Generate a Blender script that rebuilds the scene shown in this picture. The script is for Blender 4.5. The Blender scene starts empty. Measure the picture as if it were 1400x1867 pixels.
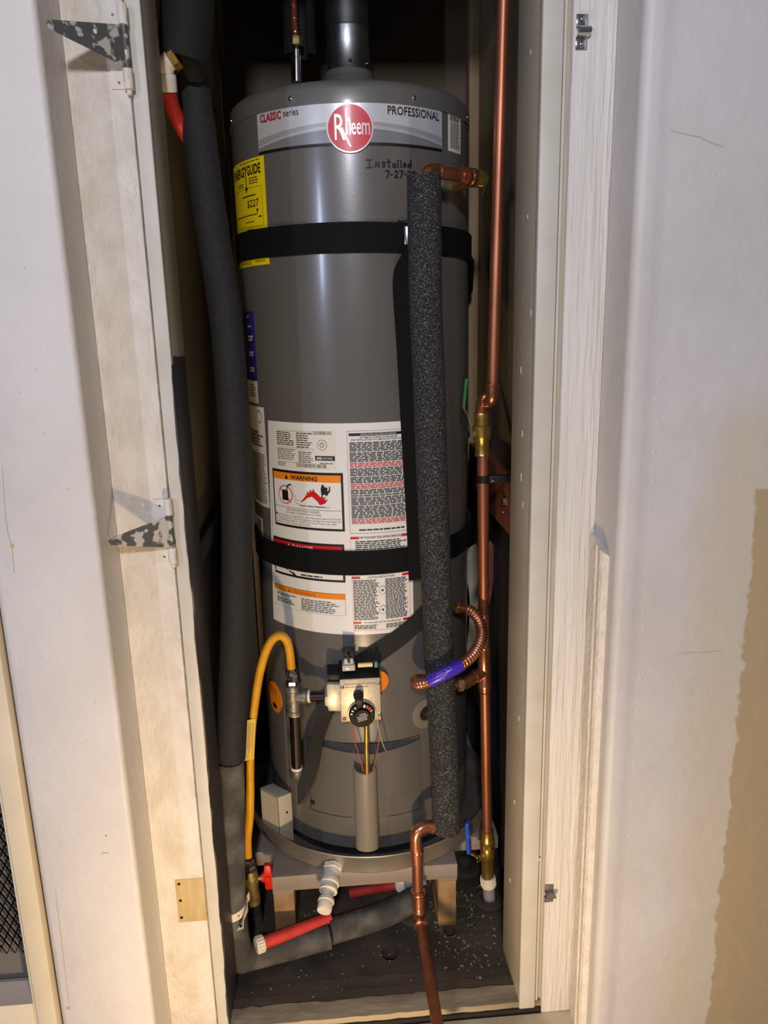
import bpy, bmesh, math, random
from mathutils import Vector, Matrix
random.seed(7)
SC = bpy.context.scene
COL = SC.collection

# ------------------------------------------------------------------ camera
cam_data = bpy.data.cameras.new('camera'); cam = bpy.data.objects.new('camera', cam_data); COL.objects.link(cam)
cam_data.sensor_width = 36.0; cam_data.lens = 1400.0 / 1867.0 * 36.0; cam_data.clip_start = 0.02
_r = Vector((0.996623, -0.078862, -0.022870)); _u = Vector((0.041085, 0.237791, 0.970447)); _f = Vector((0.071094, 0.968110, -0.240228))
M = Matrix((( _r.x, _u.x, -_f.x, 0), (_r.y, _u.y, -_f.y, 0), (_r.z, _u.z, -_f.z, 0), (0, 0, 0, 1)))
M.translation = Vector((-0.0600, -1.1800, 1.2900))
cam.matrix_world = M
SC.camera = cam

# ------------------------------------------------------------------ light
SC.view_settings.view_transform = 'Standard'; SC.view_settings.look = 'None'
SC.view_settings.exposure = 0.2; SC.view_settings.gamma = 1.0; SC.view_settings.use_curve_mapping = False
world = bpy.data.worlds.new('night'); SC.world = world; world.use_nodes = True
world.node_tree.nodes['Background'].inputs[0].default_value = (0.62, 0.68, 0.85, 1)
world.node_tree.nodes['Background'].inputs[1].default_value = 0.12
def lamp(name, kind, loc, target, energy, color, size):
    d = bpy.data.lights.new(name, kind); d.energy = energy; d.color = color
    o = bpy.data.objects.new(name, d); COL.objects.link(o); o.location = loc
    o.rotation_euler = (Vector(target) - Vector(loc)).to_track_quat('-Z', 'Y').to_euler()
    if kind == 'AREA': d.shape = 'RECTANGLE'; d.size, d.size_y = size
    if kind == 'POINT': d.shadow_soft_size = size
    return o
# warm work light standing on the ground in front of the closet, cool porch light up behind the photographer
lamp('work_light', 'AREA', (-0.10, -0.80, 0.06), (0.05, 0.30, 0.80), 8.2, (1.0, 0.71, 0.40), (0.07, 0.07))
lamp('porch_light', 'AREA', (-0.22, -2.6, 2.35), (0.05, 0.3, 1.1), 37.0, (0.90, 0.90, 1.0), (0.20, 0.20))

lamp('cool_side_light', 'AREA', (-1.75, -2.3, 1.75), (0.0, 0.3, 1.2), 14.0, (0.62, 0.70, 1.0), (0.06, 0.5))  # unseen cool source at left, added for the bluish streak on the jacket

# ------------------------------------------------------------------ materials
def lin(c):
    return tuple(((x / 255.0) / 12.92 if x / 255.0 <= 0.04045 else ((x / 255.0 + 0.055) / 1.055) ** 2.4) for x in c) + (1.0,)
MAT = {}
def mat(name, rgb, rough=0.5, metal=0.0, rgb2=None, scale=20.0, lo=0.35, hi=0.7, bump=0.0, bscale=None, stretch=None, coat=0.0, detail=4.0, spec=0.5, emit=None):
    m = bpy.data.materials.new(name); m.use_nodes = True; nt = m.node_tree; b = nt.nodes['Principled BSDF']
    b.inputs['Base Color'].default_value = lin(rgb); b.inputs['Roughness'].default_value = rough; b.inputs['Metallic'].default_value = metal
    b.inputs['Specular IOR Level'].default_value = spec
    if coat: b.inputs['Coat Weight'].default_value = coat; b.inputs['Coat Roughness'].default_value = 0.15
    tc = None
    if rgb2 or bump:
        tc = nt.nodes.new('ShaderNodeTexCoord'); src = tc.outputs['Object']
        if stretch:
            mp = nt.nodes.new('ShaderNodeMapping'); mp.inputs['Scale'].default_value = stretch; nt.links.new(src, mp.inputs[0]); src = mp.outputs[0]
    if rgb2:
        n = nt.nodes.new('ShaderNodeTexNoise'); n.inputs['Scale'].default_value = scale; n.inputs['Detail'].default_value = detail; nt.links.new(src, n.inputs['Vector'])
        r = nt.nodes.new('ShaderNodeValToRGB'); r.color_ramp.elements[0].position = lo; r.color_ramp.elements[1].position = hi
        r.color_ramp.elements[0].color = lin(rgb); r.color_ramp.elements[1].color = lin(rgb2)
        nt.links.new(n.outputs['Fac'], r.inputs[0]); nt.links.new(r.outputs[0], b.inputs['Base Color'])
    if bump:
        n2 = nt.nodes.new('ShaderNodeTexNoise'); n2.inputs['Scale'].default_value = bscale or scale; n2.inputs['Detail'].default_value = 5.0; nt.links.new(src, n2.inputs['Vector'])
        bp = nt.nodes.new('ShaderNodeBump'); bp.inputs['Strength'].default_value = min(1.0, bump); bp.inputs['Distance'].default_value = 0.002 * max(1.0, bump)
        nt.links.new(n2.outputs['Fac'], bp.inputs['Height']); nt.links.new(bp.outputs[0], b.inputs['Normal'])
    MAT[name] = m
    return m
def overlay(m, rgb, axis_tests, noise_amp=0.02, noise_scale=25.0, soft=0.002):
    """mix a second paint colour in where every test axis*sign > limit (paint edges wander with noise)"""
    nt = m.node_tree; b = nt.nodes['Principled BSDF']
    tc = nt.nodes.new('ShaderNodeTexCoord'); sp = nt.nodes.new('ShaderNodeSeparateXYZ'); nt.links.new(tc.outputs['Object'], sp.inputs[0])
    n = nt.nodes.new('ShaderNodeTexNoise'); n.inputs['Scale'].default_value = noise_scale; n.inputs['Detail'].default_value = 6.0; nt.links.new(tc.outputs['Object'], n.inputs['Vector'])
    ns = nt.nodes.new('ShaderNodeMath'); ns.operation = 'MULTIPLY_ADD'; nt.links.new(n.outputs['Fac'], ns.inputs[0]); ns.inputs[1].default_value = 2 * noise_amp; ns.inputs[2].default_value = -noise_amp
    fac = None
    for ax, sign, lim in axis_tests:
        a = nt.nodes.new('ShaderNodeMath'); a.operation = 'MULTIPLY_ADD'; nt.links.new(sp.outputs['XYZ'.index(ax)], a.inputs[0]); a.inputs[1].default_value = sign; a.inputs[2].default_value = -sign * lim
        c = nt.nodes.new('ShaderNodeMath'); c.operation = 'ADD'; nt.links.new(a.outputs[0], c.inputs[0]); nt.links.new(ns.outputs[0], c.inputs[1])
        d = nt.nodes.new('ShaderNodeMapRange'); d.inputs['From Min'].default_value = -soft; d.inputs['From Max'].default_value = soft; nt.links.new(c.outputs[0], d.inputs[0])
        if fac is None: fac = d.outputs[0]
        else:
            mm = nt.nodes.new('ShaderNodeMath'); mm.operation = 'MULTIPLY'; nt.links.new(fac, mm.inputs[0]); nt.links.new(d.outputs[0], mm.inputs[1]); fac = mm.outputs[0]
    mx = nt.nodes.new('ShaderNodeMix'); mx.data_type = 'RGBA'; nt.links.new(fac, mx.inputs['Factor'])
    old = b.inputs['Base Color'].links
    if old: nt.links.new(old[0].from_socket, mx.inputs['A'])
    else: mx.inputs['A'].default_value = b.inputs['Base Color'].default_value
    mx.inputs['B'].default_value = lin(rgb)
    nt.links.new(mx.outputs['Result'], b.inputs['Base Color'])

mat('stucco_left', (214, 208, 202), 0.55, rgb2=(204, 198, 190), scale=6, bump=0.9, bscale=38)
mat('stucco_right', (202, 198, 196), 0.55, rgb2=(192, 187, 181), scale=5, bump=0.9, bscale=32)
overlay(MAT['stucco_right'], (196, 186, 170), [('X', 1, 0.50), ('Z', -1, 1.16)], 0.06, 4.5, 0.03)
overlay(MAT['stucco_right'], (174, 154, 120), [('X', 1, 0.585), ('Z', -1, 1.03)], 0.018, 30, 0.002)
mat('casing_paint', (218, 211, 200), 0.6, rgb2=(202, 192, 176), scale=30, stretch=(1, 1, 0.6), bump=1.8, bscale=120)
mat('casing_grain', (216, 212, 205), 0.6, rgb2=(202, 197, 188), scale=60, stretch=(1, 1, 0.05), bump=2.4, bscale=170)
mat('jamb_paint', (196, 192, 180), 0.5, rgb2=(186, 180, 165), scale=14, bump=0.2, bscale=60)
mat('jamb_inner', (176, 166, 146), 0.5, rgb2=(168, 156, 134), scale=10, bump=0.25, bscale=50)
mat('jamb_left', (196, 192, 180), 0.5, rgb2=(186, 180, 165), scale=14, bump=0.2, bscale=60)
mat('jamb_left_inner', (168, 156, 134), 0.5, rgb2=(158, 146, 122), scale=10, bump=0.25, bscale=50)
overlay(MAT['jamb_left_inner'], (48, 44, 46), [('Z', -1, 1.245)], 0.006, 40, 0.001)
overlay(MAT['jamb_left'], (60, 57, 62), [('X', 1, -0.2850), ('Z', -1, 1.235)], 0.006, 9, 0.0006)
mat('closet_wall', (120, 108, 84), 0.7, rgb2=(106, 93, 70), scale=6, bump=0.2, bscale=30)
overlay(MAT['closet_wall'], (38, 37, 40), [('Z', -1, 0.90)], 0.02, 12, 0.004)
mat('back_wall', (92, 78, 58), 0.75, rgb2=(78, 64, 46), scale=5, bump=0.2, bscale=30)
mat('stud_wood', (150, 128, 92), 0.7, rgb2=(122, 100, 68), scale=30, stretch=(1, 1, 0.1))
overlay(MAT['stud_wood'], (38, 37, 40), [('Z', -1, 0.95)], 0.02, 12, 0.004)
mat('floor_dark', (58, 52, 46), 0.55, rgb2=(92, 80, 66), scale=9, bump=0.6, bscale=35, detail=8)
mat('floor_plank', (62, 55, 47), 0.6, rgb2=(98, 84, 66), scale=14, stretch=(0.3, 1, 1), bump=0.7, bscale=50, detail=8)
mat('sill_worn', (168, 152, 122), 0.65, rgb2=(98, 84, 66), scale=16, stretch=(0.35, 1, 1), lo=0.45, hi=0.75, bump=0.8, bscale=60, detail=8)
mat('ledge_paint', (214, 200, 170), 0.6, rgb2=(188, 170, 134), scale=14, bump=0.6, bscale=50)
mat('gap_black', (26, 22, 18), 0.8)
mat('concrete', (150, 142, 130), 0.85, rgb2=(128, 120, 108), scale=20, bump=0.5, bscale=80)
mat('jacket', (98, 95, 90), 0.30, rgb2=(92, 89, 83), scale=4, bump=0.04, bscale=220, coat=0.45)
mat('jacket_top', (98, 96, 92), 0.36, coat=0.2)
mat('jacket_light', (120, 114, 102), 0.36, coat=0.2)
mat('base_black', (26, 27, 30), 0.3)
mat('strap_black', (9, 9, 10), 0.8, spec=0.2, rgb2=(15, 15, 16), scale=400, bump=0.3, bscale=700)
mat('strap_grey', (40, 39, 36), 0.75, spec=0.3, rgb2=(28, 27, 25), scale=300, bump=0.3, bscale=700)
mat('foam_speckled', (18, 18, 19), 0.85, rgb2=(124, 124, 124), scale=420, lo=0.50, hi=0.78, bump=0.9, bscale=420, detail=2)
mat('foam_smooth', (26, 26, 27), 0.8, rgb2=(36, 36, 35), scale=120, bump=0.25, bscale=500)
mat('foam_dusty', (62, 60, 57), 0.85, rgb2=(112, 108, 100), scale=18, lo=0.45, hi=0.75, bump=0.3, bscale=400, detail=6)
mat('foam_black', (12, 13, 14), 0.8, bump=0.3, bscale=300)
mat('copper', (176, 112, 82), 0.42, 0.8, rgb2=(138, 84, 60), scale=22, stretch=(1, 1, 0.3))
mat('copper_bright', (220, 150, 112), 0.25, 0.9, rgb2=(192, 120, 86), scale=40)
mat('copper_flex', (204, 140, 106), 0.3, 0.85, rgb2=(176, 104, 70), scale=30)
mat('brass', (204, 170, 92), 0.3, 0.85, rgb2=(168, 130, 60), scale=60)
mat('brass_dull', (158, 140, 92), 0.5, 0.7, rgb2=(110, 92, 52), scale=80, bump=0.4, bscale=300)
mat('galvanised', (168, 170, 172), 0.38, 1.0, rgb2=(140, 142, 146), scale=40)
mat('iron_grey', (140, 134, 124), 0.45, 0.7, rgb2=(96, 92, 86), scale=90, bump=0.3, bscale=300)
mat('steel_dark', (120, 112, 104), 0.16, 1.0)
mat('chrome', (206, 206, 204), 0.12, 1.0)
mat('pan_metal', (186, 178, 166), 0.38, 0.8, rgb2=(158, 149, 138), scale=9, bump=0.05, bscale=20)
mat('valve_plate', (206, 194, 170), 0.38, 0.35, rgb2=(188, 174, 148), scale=120)
mat('plastic_black', (20, 20, 21), 0.5, spec=0.3)
mat('plastic_dial', (10, 10, 11), 0.6, spec=0.25)
mat('plastic_grey', (176, 168, 148), 0.5)
mat('plastic_clear', (188, 184, 172), 0.15)
mat('amber_tube', (236, 208, 140), 0.25)
mat('teal', (60, 128, 118), 0.5)
mat('pvc_white', (224, 216, 198), 0.42, rgb2=(208, 198, 176), scale=60)
mat('pvc_grey', (128, 126, 124), 0.5)
mat('pex_red', (206, 62, 52), 0.45, rgb2=(186, 50, 42), scale=30)
mat('hose_yellow', (226, 164, 22), 0.45, rgb2=(212, 146, 14), scale=40)
mat('tag_yellow', (214, 184, 40), 0.5)
mat('handle_red', (206, 34, 24), 0.4)
mat('handle_blue', (36, 84, 196), 0.35)
mat('handle_green', (30, 100, 52), 0.4)
mat('wire_red', (176, 84, 60), 0.4)
mat('wire_grey', (176, 158, 140), 0.4)
mat('label_white', (226, 224, 216), 0.4, coat=0.2)
mat('label_cream', (222, 216, 200), 0.4)
mat('label_yellow', (244, 216, 10), 0.45)
mat('label_blue', (44, 38, 128), 0.45)
mat('label_orange', (236, 134, 18), 0.4)
mat('label_red', (196, 28, 32), 0.35)
mat('label_purple', (64, 44, 176), 0.3)
mat('label_violet', (176, 128, 224), 0.3)
mat('badge_red', (206, 18, 34), 0.4, coat=0.1)
mat('badge_silver', (226, 226, 228), 0.25, 0.2)
mat('banner_light', (206, 206, 206), 0.3, 0.25)
mat('banner_mid', (170, 170, 170), 0.3, 0.25)
mat('banner_dark', (138, 138, 138), 0.3, 0.25)
mat('text_red', (158, 16, 24), 0.5)
mat('ink_black', (18, 18, 18), 0.5)
mat('ink_grey', (74, 74, 74), 0.5)
mat('ink_soft', (92, 90, 86), 0.5)
mat('ink_red', (200, 50, 44), 0.5)
mat('ink_brown', (150, 92, 60), 0.5)
mat('crack_tone', (176, 165, 150), 0.6)
mat('hole_black', (10, 9, 8), 0.9)
mat('wood_platform', (150, 138, 128), 0.6, rgb2=(132, 118, 106), scale=20, stretch=(0.15, 1, 1), bump=0.3, bscale=60)
mat('wood_block', (156, 126, 84), 0.6, rgb2=(124, 96, 60), scale=25, bump=0.3, bscale=60)
mat('wood_red', (132, 76, 52), 0.55, rgb2=(108, 58, 40), scale=20, stretch=(1, 0.2, 1), bump=0.3, bscale=60)
mat('wood_bare', (192, 170, 122), 0.65, rgb2=(172, 146, 98), scale=50, stretch=(1, 1, 0.15))
mat('hinge_dark', (84, 84, 82), 0.6, 0.2, rgb2=(190, 184, 174), scale=70, lo=0.50, hi=0.57, detail=6)
mat('mesh_metal', (58, 54, 48), 0.5, 0.5)
mat('screen_dark', (104, 100, 94), 0.7)
mat('door_paint', (214, 204, 182), 0.5, rgb2=(204, 192, 166), scale=8, bump=0.15, bscale=40)
mat('paper', (196, 192, 186), 0.6)
mat('bag_red', (112, 66, 62), 0.35)
mat('debris', (188, 168, 130), 0.8)

# ------------------------------------------------------------------ mesh helpers
class MB:
    def __init__(s): s.v = []; s.f = []
    def add(s, vs, fs):
        o = len(s.v); s.v += [tuple(p) for p in vs]; s.f += [tuple(i + o for i in f) for f in fs]; return s
    def box(s, a, b):
        (x0, y0, z0), (x1, y1, z1) = [min(p, q) for p, q in zip(a, b)], [max(p, q) for p, q in zip(a, b)]
        vs = [(x0, y0, z0), (x1, y0, z0), (x1, y1, z0), (x0, y1, z0), (x0, y0, z1), (x1, y0, z1), (x1, y1, z1), (x0, y1, z1)]
        return s.add(vs, [(0, 3, 2, 1), (4, 5, 6, 7), (0, 1, 5, 4), (1, 2, 6, 5), (2, 3, 7, 6), (3, 0, 4, 7)])
    def prism(s, poly, vec):
        vec = Vector(vec); n = len(poly); p = [Vector(q) for q in poly]
        nrm = Vector((0, 0, 0))
        for i in range(n): nrm += p[i].cross(p[(i + 1) % n])
        if nrm.dot(vec) > 0: p = p[::-1]
        vs = p + [q + vec for q in p]
        return s.add(vs, [tuple(range(n)), tuple(range(2 * n - 1, n - 1, -1))] + [(i, i + n, (i + 1) % n + n, (i + 1) % n) for i in range(n)])
    def tube(s, pts, r, seg=16, caps=True):
        p = [Vector(q) for q in pts]; n = len(p); rad = r if isinstance(r, (list, tuple)) else [r] * n
        t0 = (p[1] - p[0]).normalized(); a = Vector((0, 0, 1)) if abs(t0.z) < 0.9 else Vector((1, 0, 0))
        u = t0.cross(a).normalized(); vs = []; fs = []
        for i in range(n):
            t = (p[min(i + 1, n - 1)] - p[max(i - 1, 0)]).normalized()
            u = (u - t * u.dot(t)).normalized(); w = t.cross(u)
            for k in range(seg):
                c = 2 * math.pi * k / seg; vs.append(p[i] + (u * math.cos(c) + w * math.sin(c)) * rad[i])
        for i in range(n - 1):
            for k in range(seg):
                a0 = i * seg + k; a1 = i * seg + (k + 1) % seg; fs.append((a0, a1, a1 + seg, a0 + seg))
        if caps: fs += [tuple(range(seg - 1, -1, -1)), tuple((n - 1) * seg + k for k in range(seg))]
        return s.add(vs, fs)
    def lathe(s, p0, d, prof, seg=24, rot=0.0, closed=False):
        """prof = [(t along d, radius)]; open ends are capped unless closed profile"""
        p0 = Vector(p0); d = Vector(d).normalized(); a = Vector((0, 0, 1)) if abs(d.z) < 0.9 else Vector((0, -1, 0))
        u = d.cross(a).normalized(); w = d.cross(u); vs = []; fs = []; n = len(prof)
        for t, r in prof:
            for k in range(seg):
                c = rot + 2 * math.pi * k / seg; vs.append(p0 + d * t + (u * math.cos(c) + w * math.sin(c)) * max(r, 1e-5))
        for i in range(n if closed else n - 1):
            j = (i + 1) % n
            for k in range(seg):
                k1 = (k + 1) % seg; fs.append((i * seg + k, i * seg + k1, j * seg + k1, j * seg + k))
        if not closed: fs += [tuple(range(seg - 1, -1, -1)), tuple((n - 1) * seg + k for k in range(seg))]
        return s.add(vs, fs)
    def build(s, name, m, parent=None, bevel=0.0, bseg=2, sharp=35):
        me = bpy.data.meshes.new(name); me.from_pydata(s.v, [], s.f)
        bm = bmesh.new(); bm.from_mesh(me); bmesh.ops.remove_doubles(bm, verts=bm.verts, dist=1e-6)
        bmesh.ops.recalc_face_normals(bm, faces=bm.faces)
        if bevel:
            es = [e for e in bm.edges if len(e.link_faces) == 2 and e.calc_face_angle(0) > math.radians(35)]
            bmesh.ops.bevel(bm, geom=es, offset=bevel, segments=bseg, affect='EDGES', profile=0.5, clamp_overlap=True)
        for f in bm.faces: f.smooth = True
        bm.to_mesh(me); bm.free()
        me.set_sharp_from_angle(angle=math.radians(sharp))
        me.materials.append(MAT[m] if isinstance(m, str) else m)
        return link(name, me, parent)
def link(name, data, parent=None):
    o = bpy.data.objects.new(name, data); COL.objects.link(o)
    if parent is not None:
        o.parent = parent
        if parent.type == 'EMPTY': o.location = -Vector(parent.location)
    return o
def tag(o, label=None, cat=None, group=None, kind=None):
    if label: o['label'] = label
    if cat: o['category'] = cat
    if group: o['group'] = group
    if kind: o['kind'] = kind
    return o
def thing(name, label, cat, loc=(0, 0, 0), group=None):
    e = bpy.data.objects.new(name, None); COL.objects.link(e); e.location = loc; e.empty_display_size = 0.05
    return tag(e, label, cat, group)
def struct(o, label=None): return tag(o, label, None, None, 'structure')
def spline(pts, step=0.006):
    p = [Vector(q) for q in pts]; p = [p[0] * 2 - p[1]] + p + [p[-1] * 2 - p[-2]]; out = []
    for i in range(1, len(p) - 2):
        a, b, c, d = p[i - 1], p[i], p[i + 1], p[i + 2]; n = max(2, int((c - b).length / step))
        for k in range(n):
            t = k / n
            out.append(0.5 * ((2 * b) + (c - a) * t + (2 * a - 5 * b + 4 * c - d) * t * t + (3 * b - a - 3 * c + d) * t ** 3))
    out.append(p[-2]); return out
def resample(pts, step):
    p = [Vector(q) for q in pts]; out = [p[0]]; carry = 0.0
    for i in range(len(p) - 1):
        L = (p[i + 1] - p[i]).length; t = step - carry
        while t <= L: out.append(p[i].lerp(p[i + 1], t / L)); t += step
        carry = L - (t - step)
    return out
def bent(a, b, c, rad, n=8):
    """elbow: rounded corner a-b-c"""
    a, b, c = Vector(a), Vector(b), Vector(c); d1 = (a - b).normalized() * rad; d2 = (c - b).normalized() * rad
    return [a] + [(b + d1) * (1 - t) ** 2 + b * 2 * t * (1 - t) + (b + d2) * t * t for t in [k / n for k in range(n + 1)]] + [c]

HX, HY, HR = 0.013, 0.49, 0.235          # heater axis and jacket radius
def cyl(phi, z, r=HR): return (HX + r * math.sin(phi), HY - r * math.cos(phi), z)
def patch(mb, ph0, ph1, z0, z1, r0, r1, nz=1):
    """curved plate between radii r0 < r1"""
    n = max(2, int(abs(ph1 - ph0) / 0.05)); vs = []; fs = []
    for i in range(n + 1):
        p = ph0 + (ph1 - ph0) * i / n
        vs += [cyl(p, z0, r0), cyl(p, z1, r0), cyl(p, z1, r1), cyl(p, z0, r1)]
    for i in range(n):
        for k in range(4): fs.append((i * 4 + k, i * 4 + (k + 1) % 4, i * 4 + 4 + (k + 1) % 4, i * 4 + 4 + k))
    fs += [(3, 2, 1, 0), (n * 4, n * 4 + 1, n * 4 + 2, n * 4 + 3)]
    return mb.add(vs, fs)
def plate(name, m, parent, rect, lift, thick=0.0005):
    return patch(MB(), rect[0], rect[1], rect[2], rect[3], HR + lift - thick, HR + lift).build(name, m, parent, sharp=50)
def frame_patch(name, m, parent, rect, lift, wd):
    p0, p1, z0, z1 = rect; mb = MB(); w = wd / HR; r0, r1 = HR + lift - 0.0005, HR + lift
    patch(mb, p0, p1, z0, z0 + wd, r0, r1); patch(mb, p0, p1, z1 - wd, z1, r0, r1)
    patch(mb, p0, p0 + w, z0 + wd, z1 - wd, r0, r1); patch(mb, p1 - w, p1, z0 + wd, z1 - wd, r0, r1)
    return mb.build(name, m, parent, sharp=50)
def poly_patch(name, m, parent, pts, lift, phi, z, sx=1.0, sz=1.0):
    """flat print given as a polygon in metres around (phi, z), wrapped on the jacket"""
    bm = bmesh.new(); vs = [bm.verts.new((x * sx, y * sz, 0)) for x, y in pts]; f = bm.faces.new(vs)
    bmesh.ops.triangulate(bm, faces=[f]); bm.verts.ensure_lookup_table()
    v2 = [cyl(phi + v.co.x / HR, z + v.co.y, HR + lift) for v in bm.verts]; fs = [tuple(v.index for v in f.verts) for f in bm.faces]; bm.free()
    mb = MB(); mb.add(v2, fs); return mb.build(name, m, parent)
_txt = {}
def glyphs(text, bold=0.0):
    key = (text, bold)
    if key not in _txt:
        c = bpy.data.curves.new('lettering_source', 'FONT'); c.body = text; c.size = 1.0; c.offset = bold; c.resolution_u = 2
        o = bpy.data.objects.new('lettering_source', c); COL.objects.link(o); dg = bpy.context.evaluated_depsgraph_get(); dg.update()
        me = bpy.data.meshes.new_from_object(o.evaluated_get(dg)); bpy.data.objects.remove(o); bpy.data.curves.remove(c)
        v = [(p.co.x, p.co.y) for p in me.vertices]; f = [tuple(q.vertices) for q in me.polygons]; bpy.data.meshes.remove(me)
        x0, x1 = min(p[0] for p in v), max(p[0] for p in v); y0, y1 = min(p[1] for p in v), max(p[1] for p in v)
        _txt[key] = ([((x - x0) / (x1 - x0), (y - y0) / (y1 - y0)) for x, y in v], f)
    return _txt[key]
def cyl_text(name, text, m, parent, rect, lift, bold=0.0, mb=None):
    """lettering stretched into rect = (phi0, phi1, z0, z1) on the jacket"""
    v, f = glyphs(text, bold); own = mb is None; mb = mb or MB()
    mb.add([cyl(rect[0] + (rect[1] - rect[0]) * x, rect[2] + (rect[3] - rect[2]) * y, HR + lift) for x, y in v], f)
    if own: return mb.build(name, m, parent)
def flat_text(name, text, m, parent, o, ux, uz, w, h, bold=0.0):
    v, f = glyphs(text, bold); o = Vector(o); ux = Vector(ux).normalized(); uz = Vector(uz).normalized(); mb = MB()
    mb.add([o + ux * (x * w) + uz * (y * h) for x, y in v], f); return mb.build(name, m, parent)
def fine_print(name, m, parent, rect, lift, lines, fill=0.55, ragged=0.2, words=7):
    """rows of print too small to read: word-length dashes"""
    mb = MB(); p0, p1, z0, z1 = rect; dz = (z1 - z0) / lines
    for i in range(lines):
        z = z1 - dz * (i + 1) + dz * (1 - fill) / 2; end = p1 - (p1 - p0) * ragged * random.random(); p = p0
        while p < end - 0.004:
            w = (p1 - p0) / words * random.uniform(0.45, 1.25); q = min(end, p + w)
            r = HR + lift; mb.add([cyl(p, z, r), cyl(q, z, r), cyl(q, z + dz * fill, r), cyl(p, z + dz * fill, r)], [(0, 1, 2, 3)])
            p = q + (p1 - p0) / words * 0.14
    return mb.build(name, m, parent)
def screw(name, m, parent, p, d, r=0.004, h=0.0025, slot=True):
    mb = MB(); mb.lathe(p, d, [(-0.002, r), (0.0, r), (h * 0.6, r * 0.85), (h, r * 0.4), (h, 0)], 12)
    o = mb.build(name, m, parent)
    return o
def hexnut(mb, p, d, r, h, rot=0.0): return mb.lathe(p, d, [(0, r * 0.93), (h * 0.08, r), (h * 0.92, r), (h, r * 0.93)], 6, rot)

# ================================================================== the setting
from mathutils.geometry import delaunay_2d_cdt
def xy_prism(poly, z0, z1): return MB().prism([(x, y, z0) for x, y in poly], (0, 0, z1 - z0))
def arc(cx, cy, r, a0, a1, n=8): return [(cx + r * math.cos(math.radians(a0 + (a1 - a0) * k / n)), cy + r * math.sin(math.radians(a0 + (a1 - a0) * k / n))) for k in range(n + 1)]

# outside walls: stucco piers standing proud of the closet door casing, with rounded corners
wl = struct(xy_prism([(-0.389, 0.10)] + arc(-0.398, -0.091, 0.009, 0, -90) + [(-0.530, -0.1), (-0.540, -0.093), (-0.545, -0.08), (-0.545, 0.10)], -0.12, 2.6).build('wall_left', 'stucco_left', sharp=60))
wr = struct(xy_prism([(0.370, 0.10)] + arc(0.383, -0.0905, 0.013, 180, 270) + [(0.392, -0.1037), (0.399, -0.1028), (0.406, -0.1010), (0.416, -0.1), (1.5, -0.1), (1.5, 0.10)], -0.12, 2.6).build('wall_right', 'stucco_right', sharp=60))
struct(MB().box((-0.389, 0.0, 1.96), (0.370, 0.12, 2.6)).build('wall_front', 'stucco_left'))
# nail bumps along the corner bead of the right wall, chips and cracks in the paint
mb = MB()
for k in range(46):
    z = 0.02 + k * 0.031 + random.uniform(-0.01, 0.01)
    if z > 1.2: break
    mb.lathe((0.417 + random.uniform(-0.004, 0.004), -0.0995, z), (0, -1, 0), [(0, 0.0035), (0.0006, 0.003), (0.001, 0.0015), (0.0011, 0)], 8)
tag(mb.build('nail_bumps', 'stucco_right', wr), kind='stuff')
def crack(parent, pts, w, name='crack', m='crack_tone'):
    p = [Vector(q) for q in pts]; mb = MB(); n = len(p)
    for i in range(n - 1):
        d = (p[i + 1] - p[i]).normalized(); s = Vector((d.z, 0, -d.x)); a = w * (0.4 + 0.6 * math.sin(math.pi * (i + 0.2) / n)); b = w * (0.4 + 0.6 * math.sin(math.pi * (i + 1.0) / n))
        mb.add([p[i] - s * a, p[i] + s * a, p[i + 1] + s * b, p[i + 1] - s * b], [(0, 1, 2, 3)])
    return mb.build(name, m, parent)
crack(wl, [(-0.5179, -0.1004, 0.4286), (-0.5191, -0.1004, 0.3979), (-0.5203, -0.1004, 0.3458), (-0.5211, -0.1004, 0.3033), (-0.5223, -0.1004, 0.2492), (-0.5231, -0.1004, 0.2052)], 0.0007)
crack(wl, [(-0.5059, -0.1004, 1.1093), (-0.5104, -0.1004, 1.0552), (-0.5114, -0.1004, 1.0156), (-0.5087, -0.1004, 0.9914), (-0.5106, -0.1004, 0.9548)], 0.0006)
crack(wr, [(0.4021, -0.1004, 1.5351), (0.4177, -0.1004, 1.5270), (0.4384, -0.1004, 1.5229), (0.4537, -0.1004, 1.5201), (0.4734, -0.1004, 1.5119), (0.4890, -0.1004, 1.5077)], 0.0005)
crack(wr, [(0.4705, -0.1004, 0.7706), (0.4898, -0.1004, 0.7741), (0.5123, -0.1004, 0.7728), (0.5506, -0.1004, 0.7743)], 0.0004)
for (x, y, z), r in (((-0.5250, -0.1004, 0.1964), 0.0034), ((-0.4299, -0.1004, 0.5177), 0.0016), ((-0.5081, -0.1004, 0.9954), 0.003)):
    MB().lathe((x, y + 0.002, z), (0, -1, 0), [(0, r), (0.0022, r), (0.0026, r * 0.6), (0.0026, 0)], 10).build('paint_chip', 'wood_bare', wl)
crack(wl, [(-0.4411, -0.1004, 0.4847), (-0.4374, -0.1004, 0.4874), (-0.4291, -0.1004, 0.4857)], 0.0008)
mb = MB()
for k in range(70):      # lumps of old paint
    x = random.choice((random.uniform(-0.53, -0.42), random.uniform(0.43, 0.57))); z = random.uniform(0.05, 1.5)
    mb.lathe((x, -0.0999, z), (0, -1, 0), [(0, random.uniform(0.001, 0.003)), (0.0005, 0.0012), (0.0007, 0)], 7)
tag(mb.build('paint_lumps', 'stucco_right', wl), kind='stuff')

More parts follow.
